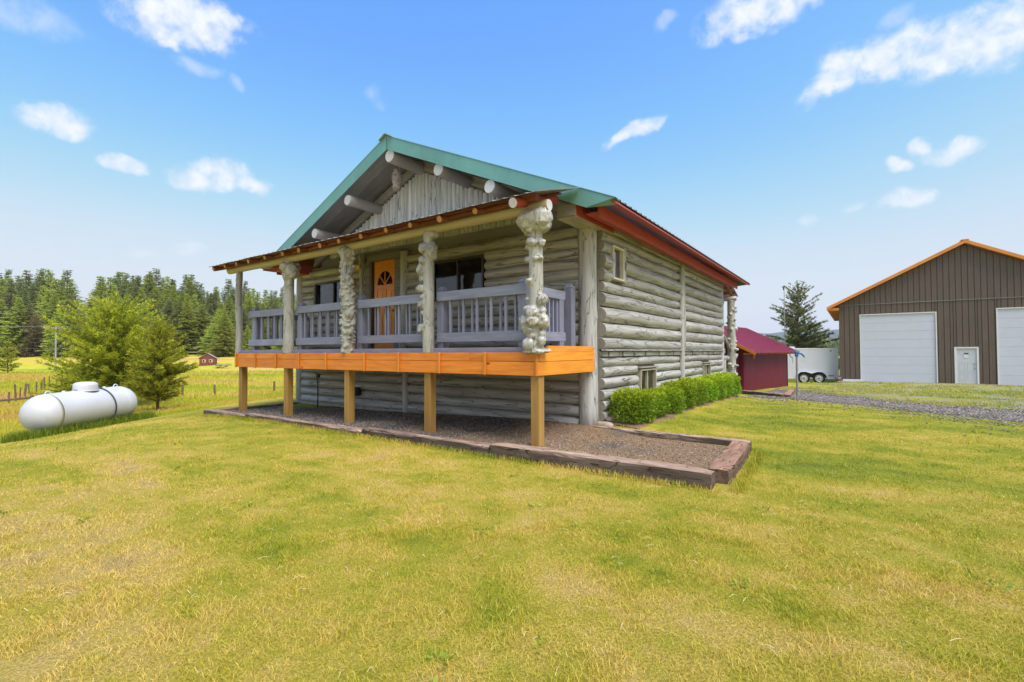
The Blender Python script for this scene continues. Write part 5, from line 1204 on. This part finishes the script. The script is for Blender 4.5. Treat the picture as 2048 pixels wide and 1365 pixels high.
def meadow_mat():
    t = NT('meadow_blades'); at = t.n('ShaderNodeAttribute', attribute_name='rnd'); co = t.coords('World', (1, 1, 0)); m1 = t.noise(t.coords('World', (.35, 1, 0)), .14, 5, .6); m2 = t.noise(co, 1.3, 4, .6)
    mv = t.math('ADD', t.math('MULTIPLY', m1, .75), t.math('MULTIPLY', m2, .25))
    col = t.ramp(mv, [(.36, (.24, .32, .02)), (.45, (.42, .43, .025)), (.51, (.56, .46, .05)), (.56, (.56, .37, .11)), (.65, (.44, .26, .12))])
    col = t.mix(t.rng(at.outputs['Fac'], 0, 1, 0, .4), col, (.42, .36, .10)); t.set(col=col, rough=.7, spec=.1)
    tr = t.n('ShaderNodeBsdfTranslucent'); t.L.new(col, tr.inputs[0]); mx = t.n('ShaderNodeMixShader'); mx.inputs[0].default_value = .3
    t.L.new(t.b.outputs[0], mx.inputs[1]); t.L.new(tr.outputs[0], mx.inputs[2]); t.L.new(mx.outputs[0], t.out.inputs[0]); return t.m
blades('meadow_grass', PM, np.clip(.12 + dm * .002, .12, .24), .010 * (dm / 14) ** .8, meadow_mat(), 15, .7, -.01, 'unmown yellow meadow grass beyond the tank')

# ------------------------------------------------------------------ garage (its front is parallel to the cabin's)
GX0, GX1, GPX, GPZ, GEZ, GB = 2.95, 15.53, 9.24, 7.86, 4.20, -.72
gar = thing('garage', 'large brown metal sided garage with orange roof trim and white overhead doors', 'garage', LW(0, 33.43, 0), YAW)
GS = (GPZ - GEZ) / (GPX - 2.28)
def g_roof(x): return GPZ - abs(x - GPX) * GS
DOORS = [(4.12, 7.86, GB, 3.63), (10.61, 14.35, GB, 3.70), (8.69, 9.77, GB, 1.50)]
MB().prism([(GX0, .1, GB - .3), (GX1, .1, GB - .3), (GX1, .1, g_roof(GX1) - .12), (GPX, .1, GPZ - .12), (GX0, .1, g_roof(GX0) - .12)], (0, 13.9, 0)).build('shell', M['garage_lo'], gar)
pw_ = .2796
x = GX0; i = 0
def panel(x0, x1, z0a, z1a, z1b, y=0.0):
    """one vertical siding sheet with a raised seam on its right edge"""
    a, b = x0 + .001, x1 - .001; s = b - .035; t = (s - a) / (b - a); zs = z1a + (z1b - z1a) * t
    mb = MB(); f = lambda x: z1a + (z1b - z1a) * (x - a) / (b - a); mid = (a + s) / 2
    prof = [(a, .02), (a + .012, .045), (mid - .02, .045), (mid, .038), (mid + .02, .045), (s, .045), (s + .006, .012), (b - .006, .012), (b, .02)]
    vs = []; n = len(prof)
    for px_, d_ in prof: vs += [(px_, y + .055 - d_ , z0a), (px_, y + .055 - d_, f(px_))]
    mb.add(vs, [(2 * k, 2 * k + 2, 2 * k + 3, 2 * k + 1) for k in range(n - 1)])
    mb.add([(a, y + .09, z0a), (b, y + .09, z0a), (b, y + .09, f(b)), (a, y + .09, f(a))], [(3, 2, 1, 0)])
    return mb.build('siding_panel', M['garage_lo'], gar)
while x < GX1 - .05:
    x1 = min(x + pw_, GX1); m = (x + x1) / 2
    panel(x, x1, 4.36, g_roof(x) - .16, g_roof(x1) - .16) if g_roof(m) - .16 > 4.45 else None
    xs2 = [x, x1]
    for d0, d1, za, zb in DOORS:
        for e in (d0, d1):
            if x + .01 < e < x1 - .01: xs2.append(e)
    xs2.sort()
    for a, b in zip(xs2[:-1], xs2[1:]):
        m2 = (a + b) / 2; z0 = GB
        for d0, d1, za, zb in DOORS:
            if d0 < m2 < d1: z0 = zb + .02
        top = min(4.33, g_roof(m2) - .16); panel(a, b, z0, top, top) if b - a > .06 else None
    x = x1; i += 1
MB().box((GX0 - .01, -.04, 4.318), (GX1 + .01, .06, 4.368), .004).build('drip_flashing', M['plank'], gar)
MB().box((GX0 - .02, -.012, GB - .1), (GX0 + .06, .10, 4.2), .004).build('corner_trim', M['garage_lo'], gar)
MB().box((GX0 - .012, .1, GB - .1), (GX0 - .002, 13.9, 4.1), .002).build('side_cladding', M['garage_lo'], gar)
for d0, d1, za, zb in DOORS[:2]:
    g = MB(); g.box((d0 - .06, -.03, za - .05), (d0, .1, zb + .06), .004).box((d1, -.03, za - .05), (d1 + .06, .1, zb + .06), .004).box((d0, -.03, zb), (d1, .1, zb + .06), .004)
    o = g.build('overhead_door', M['white_trim'], gar); ns = 8; hh = (zb - za) / ns
    for k in range(ns):
        MB().box((d0 + .004, .045, za + k * hh + .003), (d1 - .004, .085, za + (k + 1) * hh - .003), .006).build('door_section', M['garage_door'], o)
def man_door():
    d0, d1, za, zb = DOORS[2]; g = MB().box((d0, -.03, za), (d0 + .09, .08, zb), .004).box((d1 - .09, -.03, za), (d1, .08, zb), .004).box((d0 + .09, -.03, zb - .09), (d1 - .09, .08, zb), .004)
    o = g.build('side_door', M['white_trim'], gar); a, b, z0, z1 = d0 + .092, d1 - .092, za + .02, zb - .092
    MB().box((a, .03, z0), (b, .07, z1), .003).build('door_leaf', M['man_door'], o); w = (b - a)
    for c0, c1 in ((.14, .45), (.55, .86)):
        for e0, e1 in ((.08, .30), (.36, .60), (.83, .95)):
            X0, X1, Z0, Z1 = a + w * c0, a + w * c1, z0 + (z1 - z0) * e0, z0 + (z1 - z0) * e1
            MB().box((X0, .022, Z0), (X1, .029, Z0 + .02)).box((X0, .022, Z1 - .02), (X1, .029, Z1)).box((X0, .022, Z0 + .02), (X0 + .02, .029, Z1 - .02)).box((X1 - .02, .022, Z0 + .02), (X1, .029, Z1 - .02)).build('panel_moulding', M['man_door'], o)
    for zz in (.96, 1.22): MB().lathe([(.0, 0), (.035, 0), (.03, .05), (0, .06)], 12, Matrix.Translation((b - .08, .03, za + zz)) @ Matrix.Rotation(R(90), 4, 'X')).build('door_knob', M['steel'], o)
    MB().box(((a + b) / 2 - .10, .012, za + 1.80), ((a + b) / 2 + .10, .021, za + 1.86), .002).build('door_plate', M['black'], o)
    MB().box(((a + b) / 2 - .11, .014, za + 1.56), ((a + b) / 2 + .07, .021, za + 1.74), .002).build('notice', M['white_trim'], o)
man_door()
# roof: sheets, orange fascia, soffit with rafter tails
ro = MB().prism([(2.26, -.46, GEZ + .02), (GPX, -.46, GPZ + .03), (GPX, -.46, GPZ - .02), (2.26, -.46, GEZ - .03)], (0, 14.9, 0)).build('roof', M['orange_y'], gar)
MB().prism([(2 * GPX - 2.26, -.46, GEZ + .02), (GPX, -.46, GPZ + .03), (GPX, -.46, GPZ - .02), (2 * GPX - 2.26, -.46, GEZ - .03)][::-1], (0, 14.9, 0)).build('roof_slope', M['orange_y'], ro)
for s in (1, -1):
    xa, xb = GPX, GPX - s * (GPX - 2.26)
    MB().prism([(xa, -.485, GPZ + .045), (xb, -.485, GEZ + .035), (xb, -.485, GEZ - .16), (xa, -.485, GPZ - .16)][::s], (0, .03, 0)).build('fascia_board', M['copper'], ro)
    MB().prism([(xa, -.45, GPZ - .10), (xb, -.45, GEZ - .10), (xb, -.45, GEZ - .13), (xa, -.45, GPZ - .13)][::s], (0, .5, 0)).build('soffit', M['orange_y'], ro)
MB().box((GPX - .18, -.50, GPZ + .0), (GPX + .18, 14.4, GPZ + .06), .02).build('ridge_cap', M['copper'], ro)
for k in range(24): MB().box((2.30, -.42 + k * .6, GEZ - .20), (2.95, -.34 + k * .6, GEZ - .035), .004).build('rafter_tail', M['orange_y'], ro)
ap = MB().box((GX0 - .1, -.9, GB - .4), (GX1, .08, GB + .012), .01).build('concrete_apron', M['concrete'], None, loc=LW(0, 33.43, 0), rotz=YAW, kind='structure')
st = thing('loose_board', 'pale board lying along the foot of the garage wall', 'board', LW(3.0, 33.2, GB + .0), YAW)
MB().box((.1, -.05, 0), (1.15, .1, .12), .01).build('plank', M['white_trim'], st)

# ------------------------------------------------------------------ burgundy shed
SYAW = YAW - R(8.19); sz0 = -.42
shd = thing('metal_shed', 'burgundy ribbed metal shed with sloping roof beside the gravel drive', 'shed', LW(.05, 15.9, 0), SYAW)
def s_roof(x): return 2.55 - abs(x + 2.0) * .512
MB().prism([(-4, .05, -1.0), (-.06, .05, -1.0), (-.06, .05, s_roof(-.06) - .1), (-2, .05, 2.4), (-4, .05, s_roof(-4) - .1)], (0, 6.1, 0)).build('shell', M['burgundy'], shd)
def rib_panel(u0, u1, z0, zt, along, off, pitch=.105):
    vs = []; n = 0; u = u0
    ks = []
    while u < u1 - .001:
        for du, h in ((0, 0), (.35, 0), (.5, 1), (.85, 1)):
            q = u + du * pitch
            if q <= u1: ks.append((q, h))
        u += pitch
    ks.append((u1, 0))
    for q, h in ks:
        e = off + h * .035
        for z in (z0, zt(q)): vs.append((e, q, z) if along == 'y' else (q, -e, z))
    fs = [(2 * k, 2 * k + 2, 2 * k + 3, 2 * k + 1) for k in range(len(ks) - 1)]
    mb = MB().add(vs, fs if along == 'y' else fs)
    return mb.build('wall_sheet', M['burgundy'], shd)
yy = 0.0
while yy < 6.2: rib_panel(yy, min(yy + .9, 6.24), -1.0, lambda q: 1.50, 'y', 0.0, .15); yy += .9
xx = -4.0
while xx < -.02: rib_panel(xx, min(xx + .8, 0), -1.0, lambda q: s_roof(q) - .09, 'x', 0.0, .27); xx += .8
sr = MB().prism([(.52, -.36, s_roof(.52)), (-2, -.36, 2.55), (-2, -.36, 2.52), (.52, -.36, s_roof(.52) - .03)][::-1], (0, 6.98, 0)).build('roof', M['burg_roof'], shd)
MB().prism([(-4.52, -.36, s_roof(-4.52)), (-2, -.36, 2.55), (-2, -.36, 2.52), (-4.52, -.36, s_roof(-4.52) - .03)], (0, 6.98, 0)).build('roof_slope', M['burg_roof'], sr)
for k in range(30):
    y0 = -.34 + k * .235; MB().prism([(.53, y0, s_roof(.53) + .018), (-2, y0, 2.568), (-2, y0, 2.54), (.53, y0, s_roof(.53) - .01)][::-1], (0, .03, 0)).build('roof_rib', M['burg_roof'], sr)
for s in (1, -1):
    xe = -2 + s * 2.52; MB().prism([(-2, -.385, 2.56), (xe, -.385, s_roof(xe) + .01), (xe, -.385, s_roof(xe) - .12), (-2, -.385, 2.43)][::-s], (0, .024, 0)).build('rake_board', M['orange_y'], sr)
for k in range(14): MB().box((.02, -.2 + k * .5, s_roof(.5) - .11), (.48, -.15 + k * .5, s_roof(.5) - .04), .003).build('rafter_tail', M['orange_y'], sr)
MB().box((-.03, 6.18, -1.0), (.05, 6.27, 1.5), .004).build('corner_post', M['black'], shd)
MB().box((.03, .9, .98), (.09, 1.0, 1.16), .006).build('eave_lamp', M['copper'], shd)

# ------------------------------------------------------------------ cargo trailer
tx0, ty0, tx1, ty1 = 18.75, 35.0, 22.52, 33.38
tl = math.hypot(tx1 - tx0, ty1 - ty0); tyaw = math.atan2(ty1 - ty0, tx1 - tx0); tzg = tz(20.9, 34.1) + .02
trl = thing('cargo_trailer', 'white enclosed cargo trailer with two axles parked beside the garage', 'trailer', (tx0, ty0, tzg), tyaw)
MB().box((0, 0, .34), (tl, 2.0, 2.44), .05).build('body', M['trailer'], trl)
for a in (0.0, tl - .07): MB().box((a - .006, -.012, .32), (a + .075, .05, 2.45), .012).build('corner_trim', M['white_trim'], trl)
MB().box((0, -.014, 2.36), (tl, .05, 2.46), .02).build('roof_rail', M['white_trim'], trl); MB().box((.08, -.012, .30), (tl - .08, .05, .40), .006).build('lower_rail', M['white_trim'], trl)
for a in (.9, 1.9, 2.8): MB().box((a, -.006, .42), (a + .025, .01, 2.35), .003).build('skin_seam', M['trailer'], trl)
MB().box((1.15, .7, 2.46), (1.6, 1.15, 2.58), .04).build('roof_vent', M['white_trim'], trl)
MB().box((tl - .5, -.02, 2.24), (tl - .38, -.002, 2.29), .004).build('marker_light', M['black'], trl); MB().box((tl - .6, -.02, .52), (tl - .28, -.004, .57), .004).build('marker_light', M['black'], trl)
wx_ = [2.02, 2.93]
fen = MB()
arc = [(wx_[0] - .5, .30), (wx_[0] - .42, .62), (wx_[0] - .2, .80), (wx_[0] + .1, .82), ((wx_[0] + wx_[1]) / 2, .70), (wx_[1] - .1, .82), (wx_[1] + .2, .80), (wx_[1] + .42, .62), (wx_[1] + .52, .30)]
for (xa, za), (xb, zb) in zip(arc[:-1], arc[1:]): fen.beam((xa, -.10, za), (xb, -.10, zb), .22, .03, .004, (0, 0, 1))
fen.build('fender', M['white_trim'], trl)
MB().prism([(x, -.009, z) for x, z in [(wx_[0] - .48, .3)] + arc[1:-1] + [(wx_[1] + .5, .3)]], (0, .006, 0)).build('wheel_well', M['black'], trl)
for w in wx_:
    T_ = Matrix.Translation((w, -.04, .36)) @ Matrix.Rotation(R(90), 4, 'X')
    wh = MB().lathe([(.24, -.1), (.33, -.10), (.365, -.06), (.37, 0), (.365, .06), (.33, .10), (.24, .1)], 32, T_).build('wheel', M['rubber'], trl)
    rim = MB().lathe([(.245, .10), (.235, .06), (.20, .05), (.15, .075), (.09, .085), (.05, .08), (0, .08)], 32, T_).build('rim', M['rim'], wh)
    for k in range(8):
        an = 2 * math.pi * k / 8; MB().lathe([(.028, 0), (.028, .006), (0, .006)], 8, T_ @ Matrix.Translation((.175 * math.cos(an), .175 * math.sin(an), .062))).build('rim_slot', M['black'], wh)
    MB().lathe([(.045, .08), (.045, .11), (.03, .125), (0, .125)], 14, T_).build('hub', M['black'], wh)
stp = thing('wooden_tub', 'small brown wooden tub standing at the garage corner by the trailer', 'tub', (21.05, 31.25, tz(21.05, 31.25)))
MB().lathe([(0, 0), (.15, 0), (.17, .2), (.18, .40), (.165, .40), (.155, .34), (0, .34)], 18).build('tub', M['fence_wood'], stp)
for z in (.08, .30): MB().lathe([(.165 + z * .04, z), (.172 + z * .04, z), (.172 + z * .04, z + .03), (.165 + z * .04, z + .03)], 18).build('hoop', M['steel'], stp)

# ------------------------------------------------------------------ yard hydrant, antenna mast
hx, hy = 9.62, 16.34; hz = tz(hx, hy)
hyd = thing('yard_hydrant', 'steel yard hydrant pipe with blue handle at the edge of the gravel', 'hydrant', (hx, hy, hz), -.3)
MB().tube([(0, 0, -.2), (0, 0, 1.42)], .032, 12).build('pipe', M['steel'], hyd)
MB().box((-.05, -.05, 1.40), (.05, .05, 1.58), .015).tube([(.04, 0, 1.52), (.14, 0, 1.50), (.20, 0, 1.44)], .03, 10).tube([(.19, 0, 1.46), (.23, 0, 1.38)], .024, 10).build('head', M['blue'], hyd)
MB().tube([(0, 0, 1.57), (-.07, 0, 1.62), (-.16, 0, 1.60), (-.21, 0, 1.50), (-.19, 0, 1.40), (-.12, 0, 1.36)], .014, 8).build('handle', M['blue'], hyd)
MB().tube([(-.12, .0, 1.36), (-.12, 0, 1.18)], .006, 6).build('chain', M['black'], hyd)
mx_, my_ = 22.6, 40.0
mast = thing('antenna_mast', 'thin pale antenna mast in front of the ragged pine', 'mast', (mx_, my_, tz(mx_, my_)), 0)
MB().tube([(0, 0, 0), (0, 0, 7.75)], [.04, .025], 8).build('pole', M['steel'], mast); MB().beam((-.2, 0, 7.7), (.16, 0, 7.72), .05, .06).build('crossbar', M['black'], mast); MB().box((-.08, -.04, 7.45), (.0, .04, 7.68), .01).build('radio_box', M['black'], mast)

# ------------------------------------------------------------------ meadow: fence posts, rail, utility pole, little red shed, scraps
FP = [(-22.9, 21.6, .75), (-23.9, 23.0, .55), (-24.5, 23.9, .85), (-25.4, 25.0, .62), (-26.2, 26.0, .75), (-27.3, 27.4, .66), (-28.3, 28.8, .7), (-29.3, 30.1, .75), (-30.5, 31.6, .8), (-31.2, 32.6, .85), (-33.1, 35.2, .6), (-34.2, 36.8, .62), (-35.6, 38.8, .6), (-36.9, 40.8, .6), (-38.2, 42.8, .6)]
for i, (x, y, h) in enumerate(FP):
    o = log_mb((0, 0, -.3), (random.uniform(-.06, .06), random.uniform(-.05, .05), h), random.uniform(.03, .05), 300 + i, 8, .3, .1, .03).build('fence_post', M['fence_wood'], None, loc=(x, y, tz(x, y)))
    tag(o, 'short weathered post of the leaning fence row left of the tank', 'fence post', 'posts of the old meadow fence')
for i, (x, y, h) in enumerate([(-18.3, 26.9, .62), (-16.55, 26.95, .60), (-15.29, 27.7, .58), (-14.0, 28.5, .62), (-12.9, 29.2, .6)]):
    o = log_mb((0, 0, -.3), (random.uniform(-.03, .03), 0, h), .055, 340 + i, 8, .3, .1, .02).build('fence_post', M['fence_wood'], None, loc=(x, y, tz(x, y)))
    tag(o, 'single thin dark post in the meadow beyond the porch end', 'fence post', 'lone posts in the meadow beyond the porch')
rg_ = thing('fence_rail', 'broken fence with one grey rail and a leaning post left of the tank', 'fence', (-19.4, 18.7, tz(-19.4, 18.7)), .75)
MB().beam((-1.3, 0, .50), (.55, 0, .62), .07, .08, .01).build('rail', M['fence_wood'], rg_); log_mb((.42, 0, -.2), (.62, 0, .72), .06, 351, 8).build('leaning_post', M['fence_wood'], rg_); log_mb((-1.0, 0, -.2), (-1.0, 0, .8), .045, 352, 8).build('post', M['fence_wood'], rg_)
ux, uy = -56.1, 59.4
up = thing('utility_pole', 'wooden utility pole with crossarm in front of the forest', 'utility pole', (ux, uy, tz(ux, uy)), .5)
MB().tube([(0, 0, -.3), (0, 0, 5.9)], [.10, .075], 10).build('pole', M['grey_wood'], up); MB().beam((-1.25, 0, 5.5), (1.25, 0, 5.5), .07, .08, .01).build('crossarm', M['grey_wood'], up)
for s in (-1.1, -.6, .6, 1.1): MB().lathe([(.03, 0), (.05, .05), (.03, .12), (.05, .14), (0, .2)], 8, Matrix.Translation((s, 0, 5.56))).build('insulator', M['white_trim'], up)
MB().beam((-.6, .02, 5.45), (0, .02, 4.9), .04, .05).beam((.6, .02, 5.45), (0, .02, 4.9), .04, .05).build('brace', M['grey_wood'], up)
for s in (-1.1, 1.1): MB().tube([(s, 0, 5.72)] + [(s - 28 * k / 10, 6 * k / 10, 5.72 + 4.0 * (k / 10) - 1.6 * math.sin(math.pi * k / 10)) for k in range(1, 11)], .012, 5).build('wire', M['steel'], up)
rx, ry = -46.25, 73.6; rz = tz(rx, ry)
rsd = thing('red_shed', 'tiny red board shed with pale roof alone in the meadow', 'shed', (rx, ry, rz), R(26))
MB().prism([(-1.05, -.9, -.2), (1.05, -.9, -.2), (1.05, -.9, 1.08), (0, -.9, 1.72), (-1.05, -.9, 1.08)], (0, 1.8, 0)).build('walls', M['shed_red'], rsd)
srf = MB().prism([(0, -1.0, 1.80), (1.25, -1.0, 1.03), (1.25, -1.0, .98), (0, -1.0, 1.75)][::-1], (0, 2.0, 0)).build('roof', M['grey_wood'], rsd); MB().prism([(0, -1.0, 1.80), (-1.25, -1.0, 1.03), (-1.25, -1.0, .98), (0, -1.0, 1.75)], (0, 2.0, 0)).build('roof_slope', M['grey_wood'], srf)
for s in (-.45, .42):
    w = MB().box((s - .24, -.935, .42), (s + .24, -.902, .86), .005).build('window', M['tanframe'], rsd); MB().box((s - .16, -.945, .50), (s + .06, -.936, .78)).build('pane', M['dark_glass'], w)
for k in range(9): MB().box((-1.04 + k * .232, -.925, -.1), (-1.04 + k * .232 + .2, -.903, .40), .003).build('board', M['shed_red'], rsd)
dbx, dby = -41.3, 69.0
deb = thing('scrap_wood_pile', 'pile of bleached grey scrap boards beside the tiny red shed', 'wood pile', (dbx, dby, tz(dbx, dby)), .3)
rs = random.Random(77)
for k in range(16):
    a = rs.uniform(-.9, .9); l = rs.uniform(.8, 1.8); cx, cy = rs.uniform(-.7, .7), rs.uniform(-.4, .4); z = rs.uniform(.15, .65)
    MB().beam((cx - l / 2 * math.cos(a), cy - l / 2 * math.sin(a), z - rs.uniform(.0, .35)), (cx + l / 2 * math.cos(a), cy + l / 2 * math.sin(a), z), .12, .05).build('scrap_board', M['grey_wood'] if k % 3 else M['fence_wood'], deb)
tgh = thing('stock_trough', 'small pale trough lying in the meadow near the tiny red shed', 'trough', (-47.3, 70.6, tz(-47.3, 70.6)), .2)
MB().box((-.55, -.25, .0), (.55, .25, .06), .02).box((-.55, -.25, .06), (-.48, .25, .36), .01).box((.48, -.25, .06), (.55, .25, .36), .01).box((-.48, -.25, .06), (.48, -.19, .36), .01).box((-.48, .19, .06), (.48, .25, .36), .01).build('basin', M['trailer'], tgh); MB().box((-.58, -.28, .36), (.58, -.20, .40), .01).build('rim', M['blue'], tgh)
gt = thing('rail_gate', 'low two post rail gate at the forest edge behind the tiny red shed', 'gate', (-55.4, 83.9, tz(-55.4, 83.9)), .15)
for s in (-.85, .85): MB().tube([(s, 0, -.2), (s, 0, .95)], .07, 8).build('post', M['fence_wood'], gt)
MB().beam((-.8, 0, .78), (.8, 0, .78), .05, .1).build('rail', M['grey_wood'], gt)

# ------------------------------------------------------------------ the air between here and the hills
def haze():
    t = bpy.data.materials.new('haze_air'); t.use_nodes = True; n = t.node_tree.nodes; n.clear(); o = n.new('ShaderNodeOutputMaterial'); v = n.new('ShaderNodeVolumePrincipled')
    v.inputs['Color'].default_value = (.88, .94, 1.0, 1); v.inputs['Density'].default_value = HAZE; v.inputs['Anisotropy'].default_value = 0.0
    t.node_tree.links.new(v.outputs[0], o.inputs['Volume'])
    MB().box((-3300, -450, -30), (3300, 3050, 190)).build('haze', t, kind='stuff')
HAZE = 0.00019
haze()
